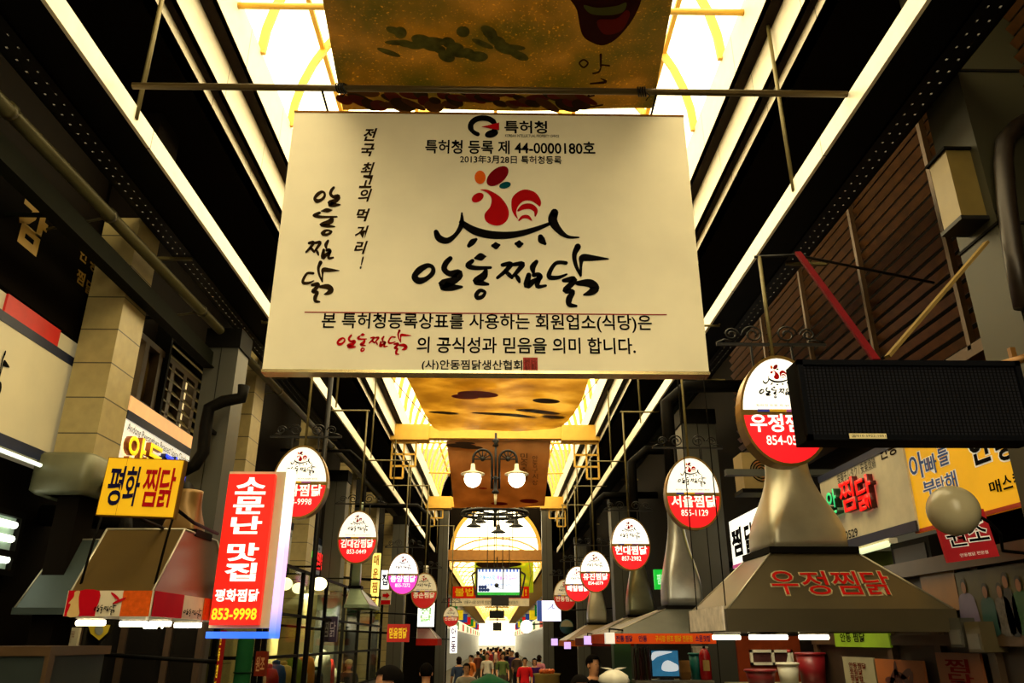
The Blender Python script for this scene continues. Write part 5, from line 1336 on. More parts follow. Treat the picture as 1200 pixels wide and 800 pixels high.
for (u0, u1, v0, v1, col, lab, body, bc_) in (
    (1100, 1152, 765, 812, '#7a4420', 'tan framed menu poster with red letters under the electric boxes', '찜\n닭', '#6e100c'),
    (1028, 1084, 773, 812, '#8a4a1a', 'orange food poster with a dark dish in a wooden frame', None, None),
    (990, 1026, 770, 812, '#8a8468', 'pale menu sheet with rows of small writing in the shop window', '안동찜닭\n쪼림닭\n찜닭밥\n소주 맥주', '#5a1c10')):
    t, lo, hi, z0, z1 = flat_panel('menu_poster', lab, 'poster', u0, u1, v0, v1, FX - .03, mat('menu' + col, col, .5, vary=.2, scale=4), 'menu posters')
    P = Plane((FX - .03, hi, z0), (0, -1, 0), (0, 0, 1)); L_, H_ = hi - lo, z1 - z0
    if body: text('lettering', body, P, .2 * L_, .8 * L_, .15 * H_, .85 * H_, mat('mp' + bc_, bc_, .6), t, .004, .02)
    else:
        mb = MB()
        for i in range(7): blob(mb, oval(L_ * (.3 + .07 * i), H_ * (.35 + .12 * (i % 3)), L_ * .12, H_ * .12, i * 40, 10), lambda a, b, l: P.p(a, b, .004), 3)
        mb.build('dish_print', mat('dish_dark_red', '#3c120a', .5, vary=.4), t, fix=False)
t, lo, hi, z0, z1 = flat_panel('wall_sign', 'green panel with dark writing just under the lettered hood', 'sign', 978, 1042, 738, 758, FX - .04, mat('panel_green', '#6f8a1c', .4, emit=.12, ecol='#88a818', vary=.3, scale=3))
P = Plane((FX - .04, hi, z0), (0, -1, 0), (0, 0, 1)); text('lettering', '안동 찜닭', P, .15, (hi - lo) * .6, .3 * (z1 - z0), .85 * (z1 - z0), black_ink, t, .004, .02)
for i, (u, v) in enumerate(((1128, 741), (1150, 746))):
    q = ax(u, v, FX - .08)
    t = thing('electric_box', ['grey electric box nearer the hood corner', 'tan electric box beside the grey one'][i], 'electric box', q, 'electric boxes')
    MB().box((FX - .14, q.y - .10, q.z - .10), (FX + .03, q.y + .08, q.z + .10)).build('housing', mat('ebox%d' % i, '#3c3a32' if i == 0 else '#4a4028', .4), t)
    MB().box((FX - .15, q.y - .08, q.z - .08), (FX - .14, q.y + .06, q.z + .02)).build('cover', mat('ebox_cover', '#55524a', .4), t)
t = thing('wall_cabinet', 'dark hanging speaker cabinet under the cream wall sign', 'cabinet', (3.5, 6.3, 2.5))
q0, q1 = ax(1030, 650, FX), ax(1075, 650, FX)
MB().box((3.62, min(q0.y, q1.y), 2.42), (4.06, max(q0.y, q1.y) - .0, 2.78)).build('body', dark_metal, t)
MB().box((3.61, min(q0.y, q1.y) + .06, 2.47), (3.625, max(q0.y, q1.y) - .06, 2.73)).build('grille', black_iron, t)
t = thing('wall_light', 'dim fluorescent light fixed under the cream wall sign', 'lamp', (3.6, 7.8, 2.5))
a, b = ax(988, 652, 3.6), ax(1040, 637, 3.6)
MB().tube([a, b], .03, 8).build('fluorescent_tube', mat('greenish_tube', '#d8e0a8', .4, emit=1.0), t)
MB().bar((a.x + .06, a.y, a.z + .03), (b.x + .06, b.y, b.z + .03), .08, .05).build('lamp_housing', pvc, t); MB().bar((3.66, (a.y + b.y) / 2, a.z + .03), (4.06, (a.y + b.y) / 2, a.z + .03), .05).build('mount', pvc, t)
struct(MB().box((3.95, 6.9, 1.9), (4.06, 9.0, 3.2)).build('wall_right_lime', mat('lime_plaster', '#4c5222', .7, vary=.2)))

# shelf under the hood with tubs
def shelf(name_label, x0, x1, y0, y1, z):
    t = thing('steel_rack', name_label, 'rack', ((x0 + x1) / 2, (y0 + y1) / 2, 0), 'steel racks')
    MB().box((x0, y0, z - .03), (x1, y1, z)).build('top_shelf', galv, t)
    MB().box((x0, y0, .5), (x1, y1, .53)).build('lower_shelf', galv, t)
    for x in (x0 + .03, x1 - .03):
        for y in (y0 + .03, y1 - .03): MB().box((x - .02, y - .02, 0), (x + .02, y + .02, z - .03)).build('leg', galv, t)
    return t
SYR = 8.6
zs = at(920, 803, SYR).z
x0, x1 = at(872, 800, SYR).x, at(974, 800, SYR).x
shelf('steel rack holding coloured tubs behind the lettered hood', x0, x1, SYR - .1, SYR + .75, zs)
def tub(label, u0, u1, v0, v1, y, col, name='plastic_tub', z0=None, rim=True, hole=False, dd=None):
    a, b = at(u0, v1, y), at(u1, v0, y); z0 = zs if z0 is None else z0
    zt = b.z; r = (b.x - a.x) / 2; cx = (a.x + b.x) / 2
    t = thing(name, label, 'tub', (cx, y + r, z0), 'plastic tubs')
    m = mat('tub' + col, col, .4, vary=.08)
    h = zt - z0
    mb = MB(); mb.lathe((cx, y + r, z0), [(r * .78, 0), (r * .96, h), (r * .90, h), (r * .74, .02)], 24); mb.build('basin', m, t)
    MB().tube([(cx + r * .97 * math.cos(q), y + r + r * .97 * math.sin(q), zt) for q in [2 * math.pi * i / 24 for i in range(24)]], .014, 6, True).build('rolled_rim', m, t)
    return t
tub('wide dark red tub on the rack', 880, 915, 786, 800, SYR, '#6e1016')
tub('tall maroon tub on the rack', 943, 973, 766, 800, SYR + .05, '#7a1018')
tub('white basket beside the dark red tub', 917, 940, 778, 800, SYR + .02, '#c8c4b0')
bt = thing('plastic_bottle', 'clear plastic bottle standing between the white basket and the maroon tub', 'bottle', at(928, 800, SYR))
q = at(929, 800, SYR + .45); MB().lathe((q.x, SYR + .45, zs), [(.04, 0), (.045, .02), (.045, .2), (.018, .28), (.018, .31)], 14).build('body', mat('bottle_clear', '#b8b8a8', .2), bt)
MB().lathe((q.x, SYR + .45, zs + .31), [(.021, 0), (.021, .03)], 12).build('cap', mat('cap_red', '#a02020', .4), bt)
ob = thing('shop_board', 'orange board with a white window frame behind the tubs', 'board', at(900, 800, 9.7))
a, b = at(868, 803, 9.7), at(936, 745, 9.7)
MB().box((a.x, 9.7, 0), (b.x, 9.75, b.z)).build('backing', mat('board_orange_brown', '#6e2c12', .6, vary=.2), ob)
a, b = at(880, 779, 9.68), at(928, 761, 9.68)
mb = MB()
for lo, hi in (((a.x, a.z), (b.x, a.z + .03)), ((a.x, b.z - .03), (b.x, b.z)), ((a.x, a.z), (a.x + .03, b.z)), ((b.x - .03, a.z), (b.x, b.z)), (((a.x + b.x) / 2, a.z), ((a.x + b.x) / 2 + .03, b.z))): mb.box((lo[0], 9.66, lo[1]), (hi[0], 9.70, hi[1]))
mb.build('window_frame', pvc, ob)
MB().box((a.x, 9.69, a.z), (b.x, 9.699, b.z)).build('pane', mat('pane_pinkish', '#4a2c2c', .2), ob)

# middle rack: extinguisher, bin, screen
YR = 11.5
zs2 = at(790, 797, YR).z
xa_, xb_ = at(744, 797, YR).x, at(835, 797, YR).x
shelf('steel rack with a small picture screen under the orange valance', xa_, xb_, YR - .1, YR + .48, zs2)
fe = thing('fire_extinguisher', 'red fire extinguisher on the rack beside the grey clad pillar', 'fire extinguisher', at(828, 797, YR))
q = at(828, 797, YR + .1); mr_ = mat('extinguisher_red', '#a80c10', .35)
MB().lathe((q.x, YR + .1, zs2), [(.075, 0), (.08, .02), (.08, .32), (.05, .39), (.025, .41)], 16).build('cylinder', mr_, fe)
MB().lathe((q.x, YR + .1, zs2 + .41), [(.02, 0), (.02, .04)], 10).bar((q.x - .03, YR + .1, zs2 + .47), (q.x + .07, YR + .1, zs2 + .47), .025).build('valve_handle', black_iron, fe)
MB().box((q.x - .05, YR + .015, zs2 + .12), (q.x + .04, YR + .03, zs2 + .26)).build('paper_tag', mat('tag_tan', '#c0a060', .6), fe)
tub('teal bin between the extinguisher and the paper bag', 811, 824, 766, 797, YR + .15, '#157a74', 'plastic_bin', zs2)
t = thing('foam_box', 'white box resting on the teal bin', 'box', at(822, 766, YR + .25)); a = at(816, 766, YR + .2); b = at(829, 759, YR + .2)
MB().box((a.x, YR + .2, a.z + .012), (b.x, YR + .4, b.z)).build('box', pvc, t); MB().box((a.x - .01, YR + .19, b.z), (b.x + .01, YR + .41, b.z + .02)).build('lid', pvc, t)
t = thing('paper_bag', 'brown paper bag beside the small picture screen', 'bag', at(806, 797, YR)); a, b = at(800, 797, YR), at(811, 774, YR)
rect = lambda w0, d0, z: [((a.x + b.x) / 2 - w0, YR + .2 - d0, z), ((a.x + b.x) / 2 + w0, YR + .2 - d0, z), ((a.x + b.x) / 2 + w0, YR + .2 + d0, z), ((a.x + b.x) / 2 - w0, YR + .2 + d0, z)]
w = (b.x - a.x) / 2
MB().loft([rect(w * .8, .08, zs2), rect(w, .09, zs2 + .1), rect(w * .95, .05, b.z - .04)]).build('sack', mat('kraft_brown', '#8a6436', .7, vary=.2), t); MB().loft([rect(w * .95, .05, b.z - .04), rect(w * 1.02, .03, b.z)]).build('folded_top', mat('kraft_brown', '#8a6436'), t)
t = thing('picture_screen', 'small lit screen showing a white and blue picture under the orange valance', 'screen', at(780, 797, YR)); a, b = at(765, 792, YR + .2), at(794, 762, YR + .2)
MB().box((a.x - .02, YR + .2, a.z - .02), (b.x + .02, YR + .26, b.z + .02)).build('casing', MATS['black_plastic'], t)
MB().box((a.x, YR + .194, a.z), (b.x, YR + .2, b.z)).build('display', mat('picture_blue', '#2c6a90', .3, emit=.35, ecol='#3a88b0', vary=.5, scale=9), t)
mb = MB(); w, h = b.x - a.x, b.z - a.z
fq = lambda x, y, l: Vector((a.x + x * w, YR + .19, a.z + y * h))
blob(mb, [(.35, .25), (.4, .5), (.6, .62), (.85, .5), (.97, .42), (.95, .22), (.6, .18)], fq, 3); blob(mb, [(.0, .6), (.2, .75), (.5, .85), (.8, .95), (.3, .98), (.02, .9)], fq, 3)
mb.build('picture_print', mat('picture_white', '#e8f0f0', .3, emit=.5), t, fix=False)
MB().box(((a.x + b.x) / 2 - .1, YR + .15, zs2), ((a.x + b.x) / 2 + .1, YR + .35, a.z - .02)).build('stand', MATS['black_plastic'], t)
gp = thing('green_post', 'green painted square post under the orange valance', 'post', at(730, 800, 11.9)); a, b = at(721, 800, 11.8), at(739, 756, 11.8)
MB().box((a.x, 11.8, 0), (b.x, 12.05, b.z + .15)).build('shaft', mat('post_green', '#2c5a34', .5), gp); MB().box((a.x - .02, 11.78, 0), (b.x + .02, 12.07, .03)).build('base_plate', mat('post_green', '#2c5a34'), gp)
jr = random.Random(5)
for i in range(6):
    x = at(746.5 + i * 3.4, 797, YR).x; h = .34 + jr.random() * .1
    t = thing('bottle_jar', ['tall brown sauce bottle at the end of the row beside the green post', 'second brown sauce bottle from the green post', 'third brown sauce bottle from the green post', 'fourth brown sauce bottle from the green post', 'fifth brown sauce bottle from the green post', 'last brown sauce bottle before the picture screen'][i], 'bottle', (x, YR + .1, zs2), 'sauce bottles on the rack')
    MB().lathe((x, YR + .1, zs2), [(.018, 0), (.02, .01), (.02, h * .7), (.01, h * .85), (.01, h)], 10).build('bottle', mat(['sauce_brown', 'sauce_olive', 'sauce_red'][i % 3], ['#4a2a14', '#4a4420', '#5a1c10'][i % 3], .3), t)

# left hand shop front
lf = thing('storefront', 'dark brown glazed shop front under the blue grey hood', 'storefront', (-3.4, 8, 0))
MB().box((-4.25, 8.3, 0), (-2.95, 8.36, 2.75)).build('door_leaf', wood, lf)
for x in (-4.2, -3.75, -3.3, -2.98): MB().box((x - .03, 8.25, 0), (x + .03, 8.30, 2.75)).build('post', MATS['frame_wood'], lf)
MB().box((-4.25, 8.25, 2.7), (-2.95, 8.38, 2.8)).build('top_beam', MATS['frame_wood'], lf)
for i, (x0, x1) in enumerate(((-4.17, -3.78), (-3.72, -3.33), (-3.27, -3.01))): MB().box((x0, 8.285, 1.0), (x1, 8.297, 2.65)).build('pane', mat('dark_glass', '#171410', .12), lf)
for (u0, u1, v0, v1, lab, m_, body) in ((75, 93, 735, 758, 'small white paper notice with writing under the blue grey hood', mat('notice_paper', '#b8ab88', .6), '영업안내\n안동찜닭\n853-9998\n매일\n영업'),):
    a, b = at(u0, v1, 8.2), at(u1, v0, 8.2)
    t = thing('paper_notice', lab, 'notice', ((a.x + b.x) / 2, 8.2, a.z)); MB().box((a.x, 8.2, a.z), (b.x, 8.25, b.z)).build('sheet', m_, t)
    P = Plane((a.x, 8.2, a.z), (1, 0, 0), (0, 0, 1)); text('lettering', body, P, .03, b.x - a.x - .03, .04, b.z - a.z - .03, mat('notice_ink', '#6e2418', .6), t, .004)
t = thing('wall_sticker', 'yellow pointed sticker beside the paper notice', 'sticker', at(116, 749, 8.2)); tr = lambda x, y, l: at(x, y, 8.22)
mb = MB(); mb.prism([at(x, y, 8.245) for x, y in ((103, 732), (129, 732), (126, 741), (116, 750), (106, 742))], (0, .01, 0)); mb.build('sheet', mat('sticker_yellow', '#c0a020', .5, emit=.05), t)
mb = MB(); blob(mb, oval(116, 738, 5, 6, 0), lambda x, y, l: at(x, y, 8.24), 3); mb.build('grey_print', mat('sticker_grey', '#8a8a78', .5), t, fix=False)
sc_ = thing('steel_cabinet', 'grey blue steel cabinet with a brown rim in the bottom corner', 'cabinet', at(25, 800, 5.6))
a, b = at(-60, 800, 5.6), at(58, 757, 5.6)
MB().box((a.x, 5.6, 0), (b.x, 6.4, b.z - .05)).build('body', mat('cabinet_bluegrey', '#3a423e', .4, .4, vary=.2, scale=2), sc_)
MB().box((a.x - .02, 5.57, b.z - .06), (b.x + .03, 6.43, b.z)).build('top_rim', mat('rim_brown', '#4a3418', .5), sc_)
MB().box((b.x - .0, 5.57, 0), (b.x + .03, 5.64, b.z - .06)).build('edge_post', MATS['rim_brown'], sc_)
for i, (u0, u1) in enumerate(((102, 111), (112, 122), (124, 136), (138, 142))):
    a, b = at(u0 - 4, 762, 7.7), at(u1 - 4, 727, 7.7); r = (b.x - a.x) / 2
    t = thing('steel_pipe', ['shiny steel standpipe nearest the cabinet', 'second shiny steel standpipe from the cabinet', 'thickest shiny steel standpipe beside the notice', 'slim shiny steel standpipe beside the yellow sticker'][i], 'pipe', ((a.x + b.x) / 2 - .6, 7.7, 0), 'steel standpipes')
    MB().tube([((a.x + b.x) / 2 - .6, 7.7, 0), ((a.x + b.x) / 2 - .6, 7.7, b.z + .02)], r, 14).build('tube', galv, t)
    MB().tube([((a.x + b.x) / 2 - .6, 7.7, b.z - .05), ((a.x + b.x) / 2 - .6, 7.7, b.z - .02)], r * 1.15, 14).build('collar', galv, t)
wl = thing('kitchen_window', 'lit kitchen window with bright tubes at the edge under the cream wall sign', 'window', (-4.1, 6.5, 2.6))
ya, yb = 5.9, ax(28, 630, -4.1).y; z0, z1 = ax(15, 667, -4.1).z, ax(15, 603, -4.1).z
MB().box((-4.24, ya, z0), (-4.2, yb, z1)).build('pane', mat('kitchen_pane', '#8aa08c', .3, emit=.25, ecol='#a8b898', vary=.2), wl)
mb = MB()
for lo, hi in (((ya - .05, z0 - .05), (yb + .05, z0)), ((ya - .05, z1), (yb + .05, z1 + .05)), ((ya - .05, z0), (ya, z1)), ((yb, z0), (yb + .05, z1)), ((ya, (z0 + z1) / 2 - .12), (yb, (z0 + z1) / 2 - .06))): mb.box((-4.25, lo[0], lo[1]), (-4.15, hi[0], hi[1]))
mb.build('frame', dark_metal, wl)
for f in (.85, .58, .18): MB().tube([(-4.17, ya + .05, z0 + (z1 - z0) * f), (-4.17, yb - .05, z0 + (z1 - z0) * f)], .03, 8).build('fluorescent_tube', mat('window_tube', '#f4f8e0', .4, emit=2.5), wl)

def sign_front(label, u0, u1, v0, v1, y, m, body=None, tm=None, name='wall_sign', vertical=False, arm=None, cat='sign', bold=.03):
    a, b = at(u0, v1, y), at(u1, v0, y)
    t = thing(name, label, cat, ((a.x + b.x) / 2, y, a.z))
    MB().box((a.x, y, a.z), (b.x, y + .10, b.z)).build('panel', m, t)
    W_, H_ = b.x - a.x, b.z - a.z
    P = Plane((a.x, y, a.z), (1, 0, 0), (0, 0, 1))
    if body and vertical:
        n = len(body)
        for i, c in enumerate(body): text('lettering', c, P, .15 * W_, .85 * W_, H_ * (1 - (i + .92) / n), H_ * (1 - (i + .12) / n), tm, t, .004, bold)
    elif body: text('lettering', body, P, .1 * W_, .9 * W_, .2 * H_, .8 * H_, tm, t, .004, bold)
    if arm is not None: MB().tube([((b.x if arm > 0 else a.x) - arm * .02, y + .05, (a.z + b.z) / 2), (arm * 4.3 if arm < 0 else 4.06, y + .05, (a.z + b.z) / 2 + .1)], .02, 6).build('wall_arm', dark_metal, t)
    return t
yel = mat('bright_yellow_ink', '#e8c020', .5, emit=.3)
sign_front('narrow red vertical banner with yellow letters below the glowing frame', 249, 262, 738, 815, 8.0, mat('banner_deep_red', '#8a1410', .6, emit=.05), '안동찜닭', yel, 'cloth_banner', True, -1, 'banner')
t = thing('rolled_cloth', 'dark green ribbed cloth roll standing beside the red vertical banner', 'cloth roll', at(284, 800, 8.6)); q = at(284, 790, 8.6)
MB().lathe((q.x, 8.6, 0), [(.08, 0), (.085, .05), (.085, at(284, 746, 8.6).z - .03), (.06, at(284, 746, 8.6).z)], 12).build('roll', mat('cloth_green_dark', '#0e3a1c', .7), t)
for i in range(4):
    z = .6 + i * .35; MB().tube([(q.x + .088 * math.cos(k), 8.6 + .088 * math.sin(k), z) for k in [2 * math.pi * j / 12 for j in range(12)]], .008, 5, True).build('tie_band', mat('band_dark', '#082010', .7), t)
sign_front('dull red poster of an apron shape beside the green roll', 297, 313, 763, 792, 10.3, mat('apron_red', '#7a2a18', .6, vary=.3), '원조', mat('apron_ink', '#c89060', .6), 'wall_poster', False, None, 'poster', .02)
sign_front('purple backed machine panel with a shiny base in the glass kitchen', 376, 396, 722, 752, 14.6, mat('machine_purple', '#3c2c50', .3, .2, vary=.3, scale=4), '찜닭', mat('machine_ink', '#b8b0c8', .4), 'machine_panel', False, -1, 'panel', .01)
lit_y = mat('lit_yellow_sign', '#f4e48a', .4, emit=.9, ecol='#f6e06a'); lit_p = mat('lit_white_sign', '#f6f4ea', .4, emit=1.1)
sign_front('tall lit yellow sign beyond the glass kitchen', 433, 446, 648, 712, 19.0, lit_y, '매운찜닭', mat('amber_ink', '#c07818', .5), 'wall_sign', True, -1)
sign_front('white sign with one dark letter above the red arrow sign', 446, 456, 668, 690, 18.6, lit_p, '집', navy, 'wall_sign', False, -1)
t = sign_front('white and red arrow sign below the one letter sign', 446, 458, 692, 708, 18.4, pvc, None, None, 'wall_sign', False, -1)
a = at(446, 708, 18.38); b = at(458, 692, 18.38); w, h = b.x - a.x, b.z - a.z
mb = MB(); mb.prism([(a.x + x * w, 18.385, a.z + z * h) for x, z in ((.15, .55), (.55, .55), (.55, .42), (.9, .66), (.55, .9), (.55, .77), (.15, .77))], (0, .01, 0)); mb.build('arrow', red_ink, t)
MB().box((a.x, 18.388, a.z), (b.x, 18.398, a.z + .32 * h)).build('red_field', red_ink, t)
sign_front('red hanging sign with yellow letters below the pink egg sign', 453, 480, 731, 752, 16.4, mat('sign_scarlet', '#b41410', .5, emit=.15), '믿음찜닭', yel, 'hanging_signboard', False, -1)
sign_front('glaring white lit sign beside the dull egg signs', 489, 509, 706, 734, 20.3, mat('glare_white', '#fffdf0', .4, emit=1.6), '찜\n닭', mat('pale_green_ink', '#a8d890', .5, emit=.6), 'wall_sign', False, -1)
sign_front('glaring white vertical sign under the small faded egg sign', 527, 536, 733, 765, 33.0, mat('glare_white', '#fffdf0'), '안동', mat('violet_ink', '#6a3a88', .5), 'wall_sign', True, -1)
t = sign_front('white lightbox with a blue end and a line drawing above the passage', 629.5, 657, 703.5, 727.5, 26.0, mat('lightbox_white', '#eef0ff', .4, emit=.85, ecol='#e4e6ff'), None, None, 'light_box', False, 1, 'lightbox')
a = at(629.5, 727.5, 25.98); b = at(657, 703.5, 25.98); w, h = b.x - a.x, b.z - a.z
MB().box((a.x, 25.985, a.z), (a.x + .2 * w, 25.999, b.z)).build('blue_end', mat('lightbox_blue', '#2a4a9c', .4, emit=.35), t)
mb = MB(); stroke(mb, [(.42, .55, .02), (.6, .7, .03), (.68, .85, .02), (.66, .62, .03), (.8, .66, .02)], lambda x, y, l: Vector((a.x + x * w, 25.98, a.z + y * h)), False, 5); mb.build('line_drawing', mat('lightbox_ink', '#6a78b8', .5), t, fix=False)
t = thing('round_sign', 'small round teal and white hanging sign under the lightbox', 'sign', at(664, 734, 24.0)); q = at(664, 734, 24.0)
MB().lathe((q.x, 24.0, q.z), [(.02, -.04), (.2, -.04), (.2, .04), (.02, .04)], 22, 'y').build('disc', mat('disc_teal', '#2c5a5a', .5), t)
mb = MB(); mb.prism([(q.x + .18 * math.cos(k), 23.955, q.z + .18 * math.sin(k)) for k in [math.pi * i / 12 for i in range(13)]], (0, .01, 0)); mb.build('upper_half', mat('disc_cream', '#b8b090', .5), t)
MB().tube([(q.x, 24.0, q.z + .2), (q.x, 24.0, 4.3), (3.9, 24.0, 4.4), (4.06, 24.0, 4.4)], .015, 6).build('rod', dark_metal, t)
t = thing('globe_lamp', 'white lit globe lamp far along beside the shop sign row', 'lamp', at(617, 734, 39.4)); q = at(617, 734, 39.4)
MB().sphere(q, .3, 16, 12).build('globe', mat('far_globe', '#fff8e0', .4, emit=2.0), t); MB().tube([q + Vector((.25, 0, .1)), (3.40, 39.4, q.z + .2)], .03, 6).build('arm', dark_metal, t)

# far shop rows in the lower arcade
fl_cols = ['#c01818', '#187030', '#d8c820', '#2040a0']
n = 0
for s in (-1, 1):
    for k in range(9):
        y = 40 + k * 8.2; x = XC + s * 2.35
        t = thing('shop_fascia', ['%s white shop fascia along the far %s row' % (['nearest', 'second', 'third', 'fourth', 'fifth', 'sixth', 'seventh', 'eighth', 'last'][k], 'globe chandelier side shutter' if False else ('pink sign side' if s < 0 else 'lightbox side'))][0], 'shop sign', (x, y, 2.5), 'far shop fascias')
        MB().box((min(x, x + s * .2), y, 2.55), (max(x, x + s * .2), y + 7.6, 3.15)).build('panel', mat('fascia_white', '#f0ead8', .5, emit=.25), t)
        MB().box((min(x - s * .02, x), y + .6, 2.62), (max(x - s * .02, x), y + 3.2, 3.05)).build('colour_field', mat('fascia' + fl_cols[k % 2], fl_cols[k % 2], .5), t)
        MB().box((min(x + s * .2, x + s * 1.14), y + 3.5, 2.8), (max(x + s * .2, x + s * 1.14), y + 3.6, 2.9)).build('wall_arm', dark_metal, t)
        t = thing('hanging_flag', '%s flag hanging over the far %s row, %s from the arch' % (['red', 'green', 'yellow', 'blue'][k % 4], 'pink sign side' if s < 0 else 'lightbox side', ['first', 'second', 'third', 'fourth', 'fifth', 'sixth', 'seventh', 'eighth', 'ninth'][k]), 'flag', (x, y + 1, 3.4), 'far hanging flags')
        m_ = mat('flag' + fl_cols[k % 4], fl_cols[k % 4], .6)
        MB().box((min(x, x + s * .9), y + 1.0, 3.35), (max(x, x + s * .9), y + 1.03, 4.0)).build('cloth', m_, t)
        MB().tube([(x - s * .05, y + 1.015, 4.0), (x + s * .95, y + 1.015, 4.0), (x + s * 1.14, y + 1.015, 4.0)], .02, 6).build('pole', dark_metal, t)

# ------------------------------------------------------------------ people
def skin_mesh(joints, bones, lvl=2):
    me = bpy.data.meshes.new('tmp')
    names = list(joints); ix = {n: i for i, n in enumerate(names)}
    me.from_pydata([joints[n][0] for n in names], [(ix[a], ix[b]) for a, b in bones], [])
    o = bpy.data.objects.new('tmp', me); COL.objects.link(o)
    sk = o.modifiers.new('s', 'SKIN'); o.modifiers.new('d', 'SUBSURF').levels = lvl
    o.modifiers['d'].render_levels = lvl
    for i, nme in enumerate(names):
        r = joints[nme][1]; r = r if isinstance(r, tuple) else (r, r)
        me.skin_vertices[0].data[i].radius = r
        me.skin_vertices[0].data[i].use_root = (i == 0)
    dg = bpy.context.evaluated_depsgraph_get(); dg.update()
    out = bpy.data.meshes.new_from_object(o.evaluated_get(dg))
    bpy.data.objects.remove(o); bpy.data.meshes.remove(me)
    for p in out.polygons: p.use_smooth = True
    return out
def body_joints(carry=0):
    J = {'pelvis': ((0, 0, .95), (.15, .11)), 'waist': ((0, .0, 1.10), (.135, .10)), 'chest': ((0, .0, 1.28), (.165, .115)), 'upper': ((0, .01, 1.40), (.13, .10)),
         'neck': ((0, .015, 1.49), .058), 'jaw': ((0, -.01, 1.56), (.060, .068)), 'face': ((0, -.005, 1.62), (.074, .088)), 'brow': ((0, .005, 1.68), (.076, .092)), 'crown': ((0, .01, 1.735), (.05, .06))}
    B = [('pelvis', 'waist'), ('waist', 'chest'), ('chest', 'upper'), ('upper', 'neck'), ('neck', 'jaw'), ('jaw', 'face'), ('face', 'brow'), ('brow', 'crown')]
    for s, n in ((-1, 'l'), (1, 'r')):
        J.update({n + 'sh': ((s * .185, .01, 1.40), .062), n + 'el': ((s * .235, .03, 1.13), .043), n + 'wr': ((s * .23, -.10, .93), .030), n + 'palm': ((s * .228, -.135, .86), (.036, .02)),
                  n + 'hip': ((s * .09, 0, .88), .088), n + 'kn': ((s * .10, -.015, .50), .058), n + 'ca': ((s * .10, .02, .34), .052), n + 'an': ((s * .10, .02, .09), .040), n + 'toe': ((s * .12, -.14, .035), .034)})
        B += [('upper', n + 'sh'), (n + 'sh', n + 'el'), (n + 'el', n + 'wr'), (n + 'wr', n + 'palm'), ('pelvis', n + 'hip'), (n + 'hip', n + 'kn'), (n + 'kn', n + 'ca'), (n + 'ca', n + 'an'), (n + 'an', n + 'toe')]
        for k, (dy, ln) in enumerate(((-.030, .070), (-.010, .078), (.010, .074), (.030, .058))):
            J[n + 'f%da' % k] = ((s * .226, -.145 + dy * .8, .83), .0095); J[n + 'f%db' % k] = ((s * .215, -.150 + dy, .83 - ln * .6), .009); J[n + 'f%dc' % k] = ((s * .195, -.148 + dy, .83 - ln), .0075)
            B += [(n + 'palm', n + 'f%da' % k), (n + 'f%da' % k, n + 'f%db' % k), (n + 'f%db' % k, n + 'f%dc' % k)]
        J[n + 'ta'] = ((s * .205, -.155, .88), .011); J[n + 'tb'] = ((s * .195, -.175, .845), .008)
        B += [(n + 'palm', n + 'ta'), (n + 'ta', n + 'tb')]
    return J, B
BODY = skin_mesh(*body_joints()); BODY.name = 'body'
# nose, brow and chin of the head
for v in BODY.vertices:
    c = v.co
    if c.z > 1.52 and c.y < -.05:
        d = math.exp(-((c.x / .016) ** 2) - ((c.z - 1.615) / .026) ** 2); c.y -= .022 * d
        c.y -= .010 * math.exp(-((c.x / .03) ** 2) - ((c.z - 1.545) / .02) ** 2)
        for s in (-1, 1): c.y += .010 * math.exp(-(((c.x - s * .03) / .014) ** 2) - ((c.z - 1.642) / .012) ** 2)
def part_of(me, keep, off, name):
    bm = bmesh.new(); bm.from_mesh(me)
    bm.normal_update()
    nrm = {v.index: v.normal.copy() for v in bm.verts}
    bmesh.ops.delete(bm, geom=[f for f in bm.faces if not keep(f.calc_center_median())], context='FACES')
    for v in bm.verts: v.co += v.normal * off
    bm.normal_update()
    out = bpy.data.meshes.new(name); bm.to_mesh(out); bm.free()
    for p in out.polygons: p.use_smooth = True
    return out
SHIRT = part_of(BODY, lambda c: .93 < c.z < 1.455 and not (abs(c.x) > .19 and c.z < 1.16), .012, 'shirt')
TROUSERS = part_of(BODY, lambda c: .10 < c.z < .97 and abs(c.x) < .185, .014, 'trousers')
SHOE = part_of(BODY, lambda c: c.z < .105, .010, 'shoe')
def hair_mesh(long):
    mb = MB(); mb.sphere((0, .012, 1.665), 1.0, 24, 16, (.090, .108, .100))
    me = bpy.data.meshes.new('hair'); me.from_pydata(mb.v, [], mb.f)
    bm = bmesh.new(); bm.from_mesh(me); bmesh.ops.remove_doubles(bm, verts=bm.verts, dist=1e-5)
    def ok(c):
        if c.y < -.055: return c.z > 1.695
        if c.y < .0: return c.z > 1.66 - (.06 if long else 0)
        return c.z > (1.56 if long else 1.60)
    bmesh.ops.delete(bm, geom=[f for f in bm.faces if not ok(f.calc_center_median())], context='FACES')
    if long:
        for v in bm.verts:
            if v.co.z < 1.62: v.co.z -= .06; v.co.x *= 1.1
    bm.to_mesh(me); bm.free()
    for p in me.polygons: p.use_smooth = True
    return me
HAIR = [hair_mesh(False), hair_mesh(True)]
def small(name, fn):
    mb = MB(); fn(mb)
    me = bpy.data.meshes.new(name); me.from_pydata(mb.v, [], mb.f)
    for p in me.polygons: p.use_smooth = True
    return me
EYE_M = small('eye', lambda mb: mb.sphere((0, 0, 0), .010, 10, 8, (1, .6, .6)))
EAR_M = small('ear', lambda mb: mb.sphere((0, 0, 0), .028, 10, 8, (.35, .6, 1)))
MOUTH_M = small('mouth', lambda mb: mb.sphere((0, 0, 0), .022, 10, 6, (1, .3, .22)))
lips = mat('lips', '#7a3a30', .5); eyem = mat('dark_eye', '#0c0806', .3)
